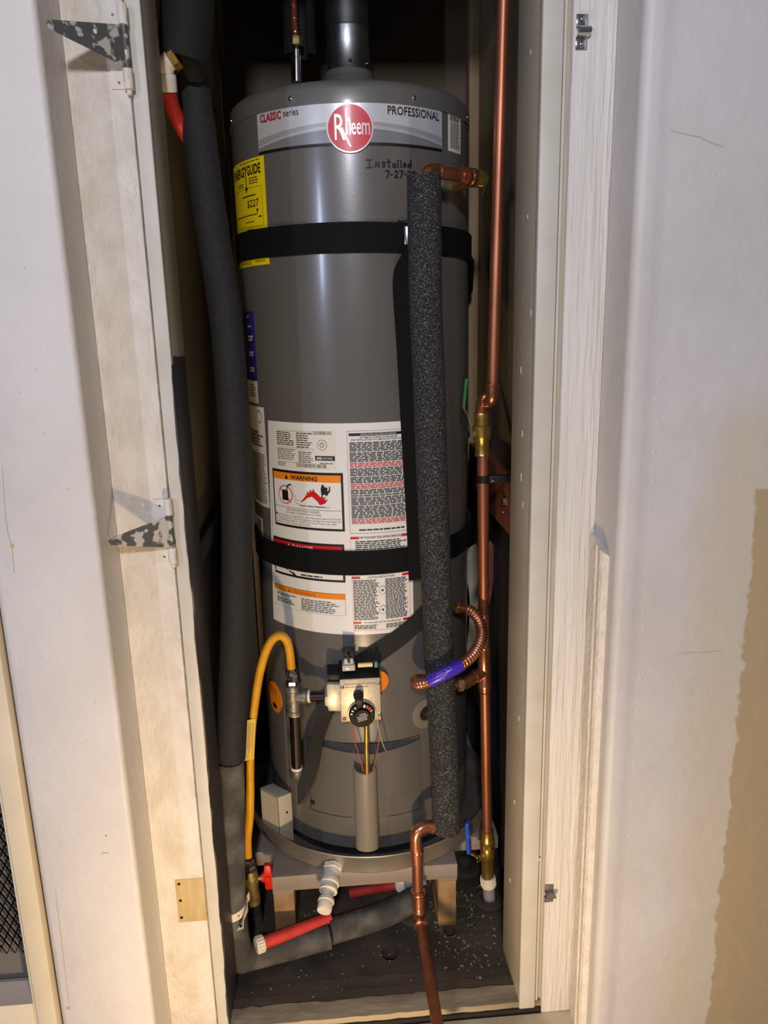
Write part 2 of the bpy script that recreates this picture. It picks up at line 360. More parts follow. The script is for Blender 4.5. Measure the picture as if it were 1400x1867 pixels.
# door casing, jambs and stops
def trim(name, a, b, m, bevel=0.0015): return struct(MB().box(a, b).build(name, m, bevel=bevel))
cl = trim('trim_1', (-0.389, -0.004, -0.03), (-0.3065, 0.05, 2.09), 'casing_paint', 0.002)
cr = trim('trim_2', (0.3065, -0.004, -0.012), (0.370, 0.05, 2.09), 'casing_grain', 0.002)
jl = trim('trim_3', (-0.3050, 0.0, 0.010), (-0.2840, 0.016, 2.05), 'jamb_left', 0.0015)
ji = trim('trim_4', (-0.3180, 0.016, -0.02), (-0.2845, 0.122, 2.05), 'jamb_left_inner', 0.001)
jr = struct(MB().box((0.2645, 0.0, 0.0), (0.2945, 0.016, 2.05)).build('trim_5', 'jamb_paint', bevel=0.0015))
struct(MB().box((0.2965, 0.004, 0.0), (0.3010, 0.016, 2.05)).build('trim_6', 'jamb_paint', bevel=0.001))
struct(MB().box((0.2930, 0.010, 0.0), (0.3240, 0.05, 2.05)).build('trim_7', 'jamb_inner'))
jri = trim('trim_8', (0.2650, 0.016, 0.0), (0.3230, 0.142, 2.05), 'jamb_inner', 0.001)
# chips in the paint of the right jamb face and along its inner edge
for p, r in (((0.2650, 0.0837, 1.2075), 0.006), ((0.2650, 0.0683, 1.1051), 0.007), ((0.2650, 0.0696, 1.0306), 0.008), ((0.2650, 0.0551, 0.9864), 0.006), ((0.2650, 0.0693, 0.4083), 0.006), ((0.2650, 0.0504, 0.5918), 0.006), ((0.2650, 0.0907, 0.2182), 0.005), ((0.2650, 0.0627, 1.6719), 0.004), ((0.2650, 0.0620, 1.4431), 0.004), ((0.2650, 0.0301, 1.2988), 0.006)):
    x, y, z = p
    MB().prism([(x, y + r * 0.5 * math.cos(t) * random.uniform(0.5, 1.1), z + r * math.sin(t) * random.uniform(0.7, 1.1)) for t in [k * math.pi / 4 for k in range(8)]], (-0.0012, 0, 0)).build('paint_chip', 'jamb_paint', jri, bevel=0.0004)
# nail heads in the right stop
for p in ((0.2907, 0.0000, 1.7094), (0.2897, 0.0000, 1.1933), (0.2880, 0.0000, 1.1612), (0.2854, 0.0000, 1.1295), (0.2893, 0.0000, 1.0255), (0.2854, 0.0000, 0.9369), (0.2885, 0.0000, 0.8603), (0.2896, 0.0000, 0.7508), (0.2909, 0.0000, 0.4449), (0.2938, 0.0000, 0.3345)):
    MB().lathe((p[0], p[1] + 0.001, p[2]), (0, -1, 0), [(0, 0.0030), (0.0013, 0.0030), (0.0016, 0.0022), (0.0012, 0.0018), (0.0012, 0)], 12).build('nail_head', 'jamb_paint', jr)
for p in ((-0.3109, 0.0000, 1.3379), (-0.3222, 0.0000, 0.0883)):
    MB().lathe((p[0], p[1] + 0.001, p[2]), (0, -1, 0), [(0, 0.0030), (0.0013, 0.0030), (0.0016, 0.0022), (0.0012, 0.0018), (0.0012, 0)], 12).build('nail_head', 'jamb_paint', jl)
# bare wood where a hinge used to sit on the left casing
hx0, hy0, hz0 = (-0.3579, -0.0042, 0.3520); hx1, hy1, hz1 = (-0.3312, -0.0042, 0.2630)
mo = MB().box((hx0 + 0.002, -0.0046, hz1), (-0.3068, -0.003, hz0)).build('bare_patch', 'wood_bare', cl, bevel=0.0004)
mo['label'] = 'bare wood patch with three screw holes'
for p in ((-0.3492, -0.0046, 0.3426), (-0.3493, -0.0046, 0.3086), (-0.3504, -0.0046, 0.2732)):
    MB().lathe((p[0], -0.0040, p[2]), (0, -1, 0), [(0, 0.0028), (0.0009, 0.0028), (0.0011, 0.002), (0.0011, 0)], 10).build('screw_hole', 'hole_black', cl)
# moulding strip on the lower part of the right return, cut off at the top
prof = [(0.3698, -0.006), (0.362, -0.006), (0.3605, -0.012), (0.3600, -0.034), (0.3590, -0.040), (0.3565, -0.044), (0.3565, -0.049), (0.3590, -0.052), (0.3575, -0.056), (0.3575, -0.064), (0.3605, -0.069), (0.3650, -0.072), (0.3698, -0.072)]
mb = MB(); n = len(prof)
top = [(x, y, 0.930 + 0.03 * (0.3698 - x) / 0.012 * 0.2 + (y + 0.072) * 0.25) for x, y in prof]
mb.add([(x, y, -0.03) for x, y in prof] + top, [tuple(range(n)), tuple(range(2 * n - 1, n - 1, -1))] + [(i, (i + 1) % n, (i + 1) % n + n, i + n) for i in range(n)])
struct(mb.build('trim_9', 'casing_paint', sharp=25))

# closet interior
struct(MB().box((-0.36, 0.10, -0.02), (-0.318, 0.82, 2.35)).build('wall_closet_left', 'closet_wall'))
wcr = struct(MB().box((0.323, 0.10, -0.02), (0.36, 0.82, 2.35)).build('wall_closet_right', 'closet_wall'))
struct(MB().box((-0.36, 0.78, -0.02), (0.36, 0.82, 2.35)).build('wall_back', 'back_wall'))
struct(MB().box((-0.36, 0.0, 2.35), (0.36, 0.82, 2.40)).build('ceiling', 'back_wall'))
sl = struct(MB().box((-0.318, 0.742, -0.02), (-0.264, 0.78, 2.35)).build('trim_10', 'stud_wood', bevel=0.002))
for p in ((-0.2783, 0.7418, 1.8883), (-0.2818, 0.7418, 1.7620)):
    MB().lathe((p[0], p[1] + 0.001, p[2]), (0, -1, 0), [(0, 0.0045), (0.0012, 0.0045), (0.0014, 0.003), (0.0014, 0)], 10).build('screw_hole', 'hole_black', sl)
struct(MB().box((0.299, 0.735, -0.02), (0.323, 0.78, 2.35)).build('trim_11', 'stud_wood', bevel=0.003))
struct(MB().box((-0.318, 0.125, 0.852), (-0.303, 0.78, 0.895)).build('trim_12', 'gap_black', bevel=0.002))

# closet floor with drilled holes
holes = [(0.029, 0.163, 0.0185), (0.164, 0.209, 0.0135), (0.234, 0.407, 0.016), (0.094, 0.268, 0.013)]
vs = [(-0.325, 0.045), (0.325, 0.045), (0.325, 0.80), (-0.325, 0.80)]; fcs = [[0, 1, 2, 3]]; edges = []
for hx, hy, hr in holes:
    o = len(vs); vs += [(hx + hr * math.cos(2 * math.pi * k / 20), hy + hr * math.sin(2 * math.pi * k / 20)) for k in range(20)]; edges += [(o + k, o + (k + 1) % 20) for k in range(20)]
r = delaunay_2d_cdt([Vector(v) for v in vs], edges, fcs, 0, 1e-6)
V2 = r[0]; mb = MB(); keep = []
for f in r[2]:
    c = sum((V2[i] for i in f), Vector((0, 0))) / len(f)
    if not any((c.x - hx) ** 2 + (c.y - hy) ** 2 < (hr * 0.96) ** 2 for hx, hy, hr in holes): keep.append(f)
keep = [f if (V2[f[1]] - V2[f[0]]).cross(V2[f[2]] - V2[f[0]]) > 0 else f[::-1] for f in keep]
used = sorted({i for f in keep for i in f}); ix = {i: k for k, i in enumerate(used)}
mb.add([(V2[i].x, V2[i].y, 0.0) for i in used], [tuple(ix[i] for i in f) for f in keep])
for hx, hy, hr in holes:
    a = [(hx + hr * math.cos(2 * math.pi * k / 20), hy + hr * math.sin(2 * math.pi * k / 20)) for k in range(20)]
    mb.add([(x, y, 0.0) for x, y in a] + [(x, y, -0.06) for x, y in a], [(k, (k + 1) % 20, (k + 1) % 20 + 20, k + 20) for k in range(20)])
fl = struct(mb.build('floor', 'floor_dark', sharp=50))
for p in fl.data.polygons: p.use_smooth = False
struct(MB().box((-0.33, 0.04, -0.075), (0.33, 0.80, -0.06)).build('floor_base', 'gap_black'))
for k, (hx, hy, r0, r1) in enumerate(((0.234, 0.407, 0.016, 0.040), (0.094, 0.268, 0.013, 0.040), (0.268, 0.293, 0.0185, 0.036))):
    MB().lathe((hx, hy, 0), (0, 0, 1), [(0.0, r1), (0.003, r1), (0.006, r1 - 0.005), (0.007, r0 + 0.006), (0.007, r0), (0.0, r0)], 32, closed=True).build('pipe_flange', 'floor_dark', fl)
def ragged_plank(name, x0, x1, y0, y1, z0, z1, m, amp, n=40):
    mb = MB(); pts = []
    a = [(x0 + (x1 - x0) * k / n, y0 + random.uniform(0, amp)) for k in range(n + 1)]; b = [(x0 + (x1 - x0) * k / n, y1 + random.uniform(-amp, amp)) for k in range(n + 1)]
    vs = [(x, y, z1) for x, y in a] + [(x, y, z1 + random.uniform(-0.0012, 0.0008)) for x, y in b] + [(x, y, z0) for x, y in a] + [(x, y, z0) for x, y in b]; N = n + 1
    fs = []
    for k in range(n): fs += [(k, k + 1, N + k + 1, N + k), (2 * N + k, 2 * N + k + 1, k + 1, k), (N + k, N + k + 1, 3 * N + k + 1, 3 * N + k)]
    mb.add(vs, fs); return struct(mb.build(name, m, bevel=0))
ragged_plank('floor_board_1', -0.30, 0.30, 0.072, 0.104, 0.0, 0.0055, 'floor_plank', 0.0035)
ragged_plank('floor_board_2', -0.30, 0.30, 0.044, 0.073, 0.0, 0.0100, 'floor_plank', 0.0020)
ragged_plank('trim_13', -0.31, 0.31, 0.002, 0.044, -0.012, 0.0165, 'sill_worn', 0.0020)
struct(MB().box((-0.33, -0.001, -0.02), (0.33, 0.02, 0.004)).build('trim_14', 'gap_black'))
struct(MB().box((-0.42, -0.085, -0.12), (0.372, -0.004, -0.004)).build('trim_15', 'ledge_paint', bevel=0.003))
struct(MB().box((-3.0, -4.0, -0.16), (3.0, 0.10, -0.12)).build('floor_outside', 'concrete'))
# plaster and wood crumbs on the closet floor
mb = MB()
for k in range(260):
    x = random.uniform(-0.26, 0.26) if k % 3 == 0 else random.gauss(0.2, 0.045); y = random.uniform(0.05, 0.30) if k % 3 == 0 else random.uniform(0.10, 0.34)
    if x > 0.262 or x < -0.27: continue
    z = 0.0 if y > 0.105 else (0.0056 if y > 0.073 else 0.010); s = random.uniform(0.0004, 0.0012) * (1.8 if random.random() < 0.08 else 1); l = s * random.choice((1, 1, 1.3, 3)); a = random.uniform(0, 3.14); c, d = math.cos(a), math.sin(a)
    q = [(x + c * l - d * s, y + d * l + c * s), (x - c * l - d * s, y - d * l + c * s), (x - c * l + d * s, y - d * l - c * s), (x + c * l + d * s, y + d * l - c * s)]
    mb.prism([(i, j, z) for i, j in q], (random.uniform(-0.0005, 0.0005), 0, s * 1.2))
tag(mb.build('floor_crumbs', 'debris'), 'pale crumbs of wood and plaster scattered over the dark closet floor', 'debris', None, 'stuff')

# screen door at the far left
sd = thing('screen_door', 'cream framed screen door with dark diamond mesh beside the left wall', 'door', (-0.70, -0.08, 0.02))
MB().box((-0.5795, -0.098, 0.02), (-0.5480, -0.055, 2.1)).build('stile', 'door_paint', sd, bevel=0.003)
MB().box((-0.5850, -0.092, 0.02), (-0.5795, -0.060, 2.1)).build('stile_lip', 'door_paint', sd, bevel=0.001)
MB().box((-0.98, -0.094, 0.02), (-0.5850, -0.060, 0.205)).build('bottom_rail', 'door_paint', sd, bevel=0.002)
MB().prism([(-0.98, -0.094, 0.205), (-0.98, -0.066, 0.226), (-0.98, -0.060, 0.226), (-0.98, -0.060, 0.205)], (0.395, 0, 0)).build('rail_bead', 'wood_platform', sd)
MB().box((-0.98, -0.052, 0.2), (-0.585, -0.048, 2.1)).build('backing_panel', 'screen_dark', sd)
mb = MB(); dx, dz = 0.0066, 0.026          # expanded-metal diamonds
for i in range(56):
    for j in range(110):
        x = -0.590 - i * dx; z = 0.30 + j * dz / 2 + (0 if i % 2 == 0 else dz / 2)
        if j % 2: continue
        for sx in (1, -1):
            a = Vector((x, -0.072, z)); b = Vector((x + sx * dx, -0.072, z + dz / 2)) ; 
            for s2 in (1, -1):
                b = Vector((x + sx * dx * 0.999, -0.072, z + s2 * dz / 2)); d = (b - a).normalized(); s = Vector((d.z, 0, -d.x)) * 0.0009
                mb.add([a - s, a + s, b + s, b - s, a - s + Vector((0, 0.0014, 0)), a + s + Vector((0, 0.0014, 0)), b + s + Vector((0, 0.0014, 0)), b - s + Vector((0, 0.0014, 0))], [(0, 1, 2, 3), (7, 6, 5, 4), (0, 4, 5, 1), (2, 6, 7, 3)])
o = mb.build('mesh_screen', 'mesh_metal', sd); o['label'] = 'dark diamond wire mesh'; o['kind'] = 'stuff'

# ================================================================== stand, pan, water heater
st = thing('heater_stand', 'grey painted plank stand on wooden blocks under the drain pan', 'stand', (HX, 0.45, 0.0))
MB().box((-0.212, 0.216, 0.128), (0.182, 0.345, 0.164)).build('front_plank', 'wood_platform', st, bevel=0.0015)
MB().box((-0.275, 0.347, 0.092), (0.300, 0.520, 0.127)).build('plank', 'wood_platform', st, bevel=0.0015)
for bx0 in (-0.212, 0.141):
    MB().box((bx0, 0.360, 0.0), (bx0 + 0.040, 0.72, 0.092)).build('block', 'wood_block', st, bevel=0.0015)
    MB().box((bx0, 0.530, 0.092), (bx0 + 0.040, 0.72, 0.128)).build('block', 'wood_block', st, bevel=0.0015)
MB().box((-0.275, 0.522, 0.128), (0.300, 0.740, 0.164)).build('plank', 'wood_platform', st, bevel=0.0015)
MB().box((-0.212, 0.222, 0.1165), (-0.168, 0.345, 0.128)).build('shim', 'wood_platform', st, bevel=0.001)
MB().box((0.140, 0.222, 0.1165), (0.182, 0.345, 0.128)).build('shim', 'wood_platform', st, bevel=0.001)
MB().box((-0.212, 0.226, 0.0), (-0.168, 0.345, 0.1165)).build('block', 'wood_block', st, bevel=0.0015)
MB().box((0.141, 0.226, 0.0), (0.181, 0.345, 0.1165)).build('block', 'wood_block', st, bevel=0.0015)

pan = thing('drain_pan', 'shallow round metal drain pan holding the water heater', 'drain pan', (HX, HY, 0.164))
PR = 0.289
MB().lathe((HX, HY, 0.164), (0, 0, 1), [(0.0, PR - 0.012), (0.002, PR - 0.004), (0.006, PR - 0.001), (0.040, PR), (0.0425, PR + 0.0014), (0.0445, PR + 0.0005), (0.0445, PR - 0.0012), (0.042, PR - 0.0016), (0.008, PR - 0.003), (0.0035, PR - 0.006), (0.002, PR - 0.014), (0.002, 0.0)], 96).build('pan_body', 'pan_metal', pan)
# drain adapter and capped outlet screwed into the front of the pan
P0 = Vector((-0.0829, 0.2174, 0.1759)); P1 = Vector((-0.1016, 0.1345, 0.1500)); d = (P1 - P0).normalized(); L = (P1 - P0).length
ft = hexnut(MB(), P0 - d * 0.004, d, 0.0215, 0.012, 0.3).build('outlet_nut', 'pvc_white', pan)
MB().lathe(P0, d, [(0.006, 0.0175), (L * 0.34, 0.0165), (L * 0.35, 0.0200), (L * 0.43, 0.0200), (L * 0.44, 0.0185)], 28).build('adapter', 'pvc_white', pan)
MB().lathe(P0, d, [(L * 0.43, 0.0175), (L * 0.53, 0.0150), (L * 0.54, 0.0185), (L * 0.60, 0.0190), (L * 0.61, 0.0130)], 28).build('reducer', 'pvc_white', pan)
MB().lathe(P0, d, [(L * 0.58, 0.0125), (L * 0.84, 0.0120)], 24).build('outlet_pipe', 'pvc_white', pan)
MB().lathe(P0, d, [(L * 0.80, 0.0135), (L * 0.80, 0.0165), (L * 0.87, 0.0170), (L * 0.88, 0.0150), (L * 1.06, 0.0150), (L * 1.08, 0.0140), (L * 1.08, 0.0)], 28).build('end_cap', 'pvc_white', pan)

wh = thing('water_heater', 'tall grey cylindrical gas water heater covered in labels', 'water heater', (HX, HY, 0.167))
mb = MB(); mb.lathe((HX, HY, 0.188), (0, 0, 1), [(0.0, HR - 0.004), (0.0, HR), (1.468, HR), (1.468, HR - 0.003)], 128)
jk = mb.build('jacket', 'jacket', wh)
MB().lathe((HX, HY, 0.1665), (0, 0, 1), [(0.0, HR - 0.02), (0.0, HR - 0.006), (0.024, HR - 0.006)], 96).build('base_ring', 'base_black', wh)
tc_ = MB().lathe((HX, HY, 1.655), (0, 0, 1), [(0.0, HR - 0.002), (0.0, HR + 0.0012), (0.022, HR + 0.0012), (0.030, HR - 0.001), (0.036, HR - 0.007), (0.039, HR - 0.016), (0.040, HR - 0.03), (0.044, 0.10), (0.046, 0.0)], 128).build('top_cap', 'jacket_top', wh, sharp=30)
MB().lathe((HX, HY, 1.6535), (0, 0, 1), [(0, HR - 0.001), (0, HR + 0.0018), (0.003, HR + 0.0018), (0.003, HR - 0.001)], 128).build('seam_ring', 'jacket_top', tc_)
for ph in (-1.30, -0.485, 0.452, 1.22, 2.2, 3.1):
    screw('screw', 'chrome', tc_, cyl(ph, 1.666, HR + 0.001), (math.sin(ph), -math.cos(ph), 0), 0.0042, 0.003)
MB().lathe((HX, HY, 1.695), (0, 0, 1), [(0.0, 0.090), (0.030, 0.072), (0.046, 0.060), (0.054, 0.053), (0.058, 0.049), (0.068, 0.047), (0.070, 0.044), (0.070, 0.0)], 64).build('flue_collar', 'jacket_top', wh)

# ---- brand banner
BN = ((-0.8142, 1.6629)[0], (0.7268, 1.6574)[0], (-0.0401, 1.5891)[1], (-0.0303, 1.6586)[1])
bn = plate('brand_banner', 'banner_light', wh, BN, 0.0008)
plate('banner_border', 'badge_silver', bn, (BN[0] - 0.006, BN[1] + 0.006, BN[2] - 0.0005, BN[3] + 0.0014), 0.0006)
bw = BN[1] - BN[0]; bh = BN[3] - BN[2]
def swoosh(z_edge, z_mid, m, lift, name):
    mb = MB(); n = 40; vs = []; fs = []
    for i in range(n + 1):
        p = BN[0] + bw * i / n; t = (i / n - 0.5) * 2; z = BN[2] + bh * (z_mid + (z_edge - z_mid) * abs(t) ** 1.7)
        vs += [cyl(p, BN[2], HR + lift), cyl(p, max(z, BN[2] + 0.0004), HR + lift)]
    for i in range(n): fs.append((2 * i, 2 * i + 2, 2 * i + 3, 2 * i + 1))
    mb.add(vs, fs); return mb.build(name, m, bn)
swoosh(0.30, 0.52, 'banner_mid', 0.0011, 'banner_swoosh')
mat('banner_pale', (190, 190, 190), 0.3, 0.25)
swoosh(0.16, 0.44, 'banner_pale', 0.0013, 'banner_swoosh'); swoosh(0.10, 0.36, 'banner_dark', 0.0015, 'banner_swoosh')
plate('banner_rule', 'ink_black', bn, (BN[0], BN[1], BN[2] - 0.0025, BN[2] + 0.0020), 0.0017)
cyl_text('lettering', 'CLASSIC', 'text_red', bn, ((-0.7814, 1.6491)[0], (-0.5727, 1.6468)[0], BN[3] - 0.0215, BN[3] - 0.0080), 0.0018, 0.03)
cyl_text('lettering', 'series', 'ink_black', bn, ((-0.5527, 1.6480)[0], (-0.4272, 1.6479)[0], BN[3] - 0.0190, BN[3] - 0.0085), 0.0018, 0.0)
cyl_text('lettering', 'PROFESSIONAL', 'ink_black', bn, ((0.2357, 1.6447)[0], (0.6945, 1.6463)[0], BN[3] - 0.0225, BN[3] - 0.0085), 0.0018, 0.01)
# ---- round badge
bp, bz = (-0.0447, 1.6133)
def disc_on(name, m, parent, phi, z, rx, rz, r0, r1, seg=48, ang0=0):
    mb = MB(); vs = []; rings = 5
    for lift in (r0, r1):
        for j in range(1, rings + 1):
            for k in range(seg):
                a = 2 * math.pi * k / seg; vs.append(cyl(phi + rx * j / rings * math.cos(a) / HR, z + rz * j / rings * math.sin(a), HR + lift))
    c0 = len(vs); vs += [cyl(phi, z, HR + r0), cyl(phi, z, HR + r1)]; fs = []
    for k in range(seg):
        k1 = (k + 1) % seg; fs.append((c0 + 1, rings * seg + k, rings * seg + k1))
        for j in range(rings - 1): fs.append((rings * seg + j * seg + k, rings * seg + (j + 1) * seg + k, rings * seg + (j + 1) * seg + k1, rings * seg + j * seg + k1))
        fs.append((rings * seg + (rings - 1) * seg + k, (rings - 1) * seg + k, (rings - 1) * seg + k1, rings * seg + (rings - 1) * seg + k1))
    mb.add(vs, fs); return mb.build(name, m, parent, sharp=60)
bd = disc_on('brand_badge', 'badge_silver', wh, bp, bz, 0.0395, 0.0395, 0.0004, 0.0040, 64)
disc_on('badge_face', 'badge_red', bd, bp, bz, 0.0372, 0.0372, 0.0030, 0.0046, 64)
mb = MB(); bl = 0.0052
def bl_text(t, x0, x1, z0, z1, bold): cyl_text('', t, None, None, (bp + x0 / HR, bp + x1 / HR, bz + z0, bz + z1), bl, bold, mb)
bl_text('R', -0.026, -0.008, -0.019, 0.022, 0.0); bl_text('e', 0.0025, 0.0098, -0.011, 0.008, 0.0); bl_text('e', 0.0112, 0.0185, -0.011, 0.008, 0.0); bl_text('m', 0.0200, 0.0335, -0.011, 0.008, 0.0); bl_text('h', -0.0065, 0.0012, -0.011, 0.030, 0.0)
def strokes(mbx, phi, z, lines, w, lift):
    for ln in lines:
        for i in range(len(ln) - 1):
            a, b = Vector((ln[i][0], ln[i][1])), Vector((ln[i + 1][0], ln[i + 1][1])); d = (b - a)
            if d.length < 1e-9: continue
            d.normalize(); s = Vector((d.y, -d.x)) * w; a2 = a - d * w * 0.5; b2 = b + d * w * 0.5
            mbx.add([cyl(phi + q.x / HR, z + q.y, HR + lift) for q in (a2 - s, a2 + s, b2 + s, b2 - s)], [(0, 1, 2, 3)])
strokes(mb, bp, bz, [[(-0.014, 0.000), (0.000, -0.029)]], 0.0011, bl)
mb.build('lettering', 'badge_silver', bd)

# ---- handwriting in black marker
mb = MB(); hp, hz = (0.0681, 1.5504); sc = 0.00095
def hand(lines, ox, oz): strokes(mb, hp, hz, [[((x + ox) * sc, (y + oz) * sc) for x, y in l] for l in lines], 0.0013, 0.0006)
hand([[(0, 13), (11, 13.5)], [(5.5, 13), (5.5, 0)], [(0, 0), (12, 1)]], 0, 0)
hand([[(0, 0), (0.5, 9), (6, 1), (7, 9)]], 17, 1)
hand([[(6, 8.5), (2, 9), (1, 6.5), (5, 4.5), (4.5, 1.5), (0, 1)]], 29, 1)
hand([[(4, 14), (4, 0.5), (6, 0.5)], [(0, 9), (8, 9.5)]], 38, 1)
hand([[(6, 7), (2, 7), (0.5, 3), (3, 0.5), (6, 3), (6, 7.5), (7, 0.5)]], 49, 1)
hand([[(0, 13), (0.3, 0.5), (1.5, 0.5)]], 60, 2); hand([[(0, 13), (0.3, 0.5), (1.5, 0.5)]], 66, 2)
hand([[(0, 4), (5, 5), (4, 8), (1, 7), (0.5, 2), (5, 1.5)]], 71, 2)
hand([[(6, 5), (2, 7), (0, 3), (3, 0.5), (6, 4), (7, 15), (7, 0.5)]], 80, 2)
hand([[(0, 12), (8, 12.5), (3, 0)], [(10, 6), (14, 6.2)]], 35, -17)
hand([[(0, 9), (2, 12), (6, 11), (5, 6), (0, 0.5), (7, 1)]], 53, -16); hand([[(0, 12), (7, 12.5), (2, 0)], [(10, 7), (14, 7.2)]], 63, -16)
hand([[(0, 9), (2, 12), (6, 11), (5, 6), (0, 0.5), (7, 1)]], 80, -15); hand([[(0, 9), (2, 12), (6, 11), (5, 6), (0, 0.5), (7, 1)]], 90, -15)
mb.build('handwriting', 'ink_black', wh)

# ---- energy label
E0 = ((-1.3194, 1.5609)[0] - 0.06, (-0.7714, 1.5785)[0], (-0.8088, 1.3988)[1], (-0.7752, 1.5850)[1])
eg = plate('energy_label', 'label_yellow', wh, E0, 0.0007)
ew = E0[1] - E0[0]; eh = E0[3] - E0[2]
def sub(rect, a, b, c, d): return (rect[0] + (rect[1] - rect[0]) * a, rect[0] + (rect[1] - rect[0]) * b, rect[3] - (rect[3] - rect[2]) * d, rect[3] - (rect[3] - rect[2]) * c)
fine_print('small_print', 'ink_black', eg, sub(E0, 0.40, 0.93, 0.018, 0.032), 0.0010, 1, 0.5, 0.05, 6)
cyl_text('lettering', 'ENERG', 'ink_black', eg, sub(E0, 0.10, 0.54, 0.055, 0.150), 0.0010, 0.035)
cyl_text('lettering', 'Y', 'ink_black', eg, sub(E0, 0.53, 0.63, 0.050, 0.165), 0.0010, 0.03)
cyl_text('lettering', 'GUIDE', 'ink_black', eg, sub(E0, 0.62, 0.93, 0.055, 0.150), 0.0010, 0.035)
mb = MB(); ap = E0[0] + ew * 0.58; az = E0[3] - eh * 0.16
strokes(mb, ap, az, [[(0, 0), (0, -0.018)]], 0.0016, 0.0010); mb.build('arrow', 'ink_black', eg)
poly_patch('arrow', 'ink_black', eg, [(-0.0055, -0.017), (0.0055, -0.017), (0, -0.028)], 0.0010, ap, az)
fine_print('small_print', 'ink_black', eg, sub(E0, 0.66, 0.90, 0.165, 0.235), 0.0010, 3, 0.4, 0.2, 3)
fine_print('small_print', 'ink_black', eg, sub(E0, 0.30, 0.50, 0.200, 0.245), 0.0010, 2, 0.4, 0.2, 3)
frame_patch('price_box', 'ink_black', eg, sub(E0, 0.12, 0.93, 0.262, 0.630), 0.0010, 0.0005)
fine_print('small_print', 'ink_black', eg, sub(E0, 0.45, 0.80, 0.325, 0.345), 0.0010, 1, 0.7, 0.05, 5)
cyl_text('lettering', '$227', 'ink_black', eg, sub(E0, 0.58, 0.86, 0.375, 0.455), 0.0010, 0.01)
plate('cost_bar', 'ink_black', eg, sub(E0, 0.12, 0.81, 0.512, 0.520), 0.0011)
poly_patch('arrow', 'ink_black', eg, [(-0.0035, 0.0), (0.0035, 0.0), (0, -0.009)], 0.0010, E0[0] + ew * 0.82, E0[3] - eh * 0.468)
fine_print('small_print', 'ink_black', eg, sub(E0, 0.84, 0.90, 0.535, 0.550), 0.0010, 1, 0.9, 0.0, 1)
fine_print('small_print', 'ink_black', eg, sub(E0, 0.50, 0.74, 0.572, 0.586), 0.0010, 1, 0.6, 0.0, 3)
fine_print('small_print', 'ink_black', eg, sub(E0, 0.52, 0.72, 0.645, 0.660), 0.0010, 1, 0.7, 0.0, 2)
fine_print('small_print', 'ink_black', eg, sub(E0, 0.20, 0.60, 0.955, 0.985), 0.0010, 2, 0.4, 0.3, 5)
fine_print('small_print', 'ink_black', eg, sub(E0, 0.70, 0.92, 0.955, 0.966), 0.0010, 1, 0.7, 0.0, 3)

# ---- white label high on the right
R0 = ((0.8176, 1.6546)[0], (1.0194, 1.6562)[0], (0.9071, 1.5916)[1], (0.8176, 1.6564)[1])
lb = plate('white_label', 'label_white', wh, R0, 0.0006)
fine_print('small_print', 'ink_black', lb, sub(R0, 0.12, 0.88, 0.06, 0.20), 0.0009, 4, 0.6, 0.1, 3)
fine_print('small_print', 'ink_soft', lb, sub(R0, 0.12, 0.90, 0.22, 0.92), 0.0009, 17, 0.55, 0.15, 5)

# ---- labels down the left side
B0 = ((-1.4408, 1.2823)[0] - 0.10, (-1.0450, 1.2822)[0], (-1.0646, 1.1828)[1], (-1.0243, 1.3162)[1])
lb = plate('blue_label', 'label_blue', wh, B0, 0.0004, 0.0003)
for (a, b, c, d) in ((0.70, 0.80, 0.06, 0.09), (0.70, 0.90, 0.20, 0.23), (0.70, 0.93, 0.34, 0.43), (0.70, 0.92, 0.57, 0.65), (0.70, 0.92, 0.80, 0.88)):
    fine_print('small_print', 'label_cream', lb, sub(B0, a, b, c, d), 0.0009, 2, 0.7, 0.2, 2)
S1 = (B0[0], (-1.0603, 1.1547)[0], (-1.0602, 1.1374)[1], B0[2] - 0.001)
lb = plate('cream_label', 'label_cream', wh, S1, 0.0004, 0.0003); fine_print('small_print', 'ink_soft', lb, sub(S1, 0.6, 0.95, 0.15, 0.75), 0.0009, 5, 0.3, 0.3, 3)
S2 = ((-1.2601, 1.0611)[0] - 0.14, (-0.9687, 1.0691)[0], (-0.9938, 0.9261)[1], (-0.9648, 1.1314)[1])
lb = plate('instruction_label', 'label_cream', wh, S2, 0.0004, 0.0003); lb['label'] = 'cream printed instruction label on the left side'
fine_print('small_print', 'ink_soft', lb, sub(S2, 0.2, 0.95, 0.24, 0.40), 0.0009, 5, 0.6, 0.3, 5)
fine_print('small_print', 'ink_soft', lb, sub(S2, 0.2, 0.96, 0.46, 0.97), 0.0009, 22, 0.5, 0.1, 9)
disc_on('stamp', 'ink_soft', lb, S2[1] - 0.09, S2[3] - 0.020, 0.012, 0.013, 0.0004, 0.0009, 24); disc_on('stamp_centre', 'label_cream', lb, S2[1] - 0.09, S2[3] - 0.020, 0.0100, 0.011, 0.0006, 0.0011, 24)
S3 = (S2[0], (-1.1349, 0.8796)[0], (-1.1110, 0.8571)[1], (-1.1793, 0.8976)[1])
lb = plate('small_label', 'label_cream', wh, S3, 0.0004, 0.0003); fine_print('small_print', 'ink_soft', lb, sub(S3, 0.4, 0.95, 0.15, 0.85), 0.0009, 6, 0.5, 0.15, 5)

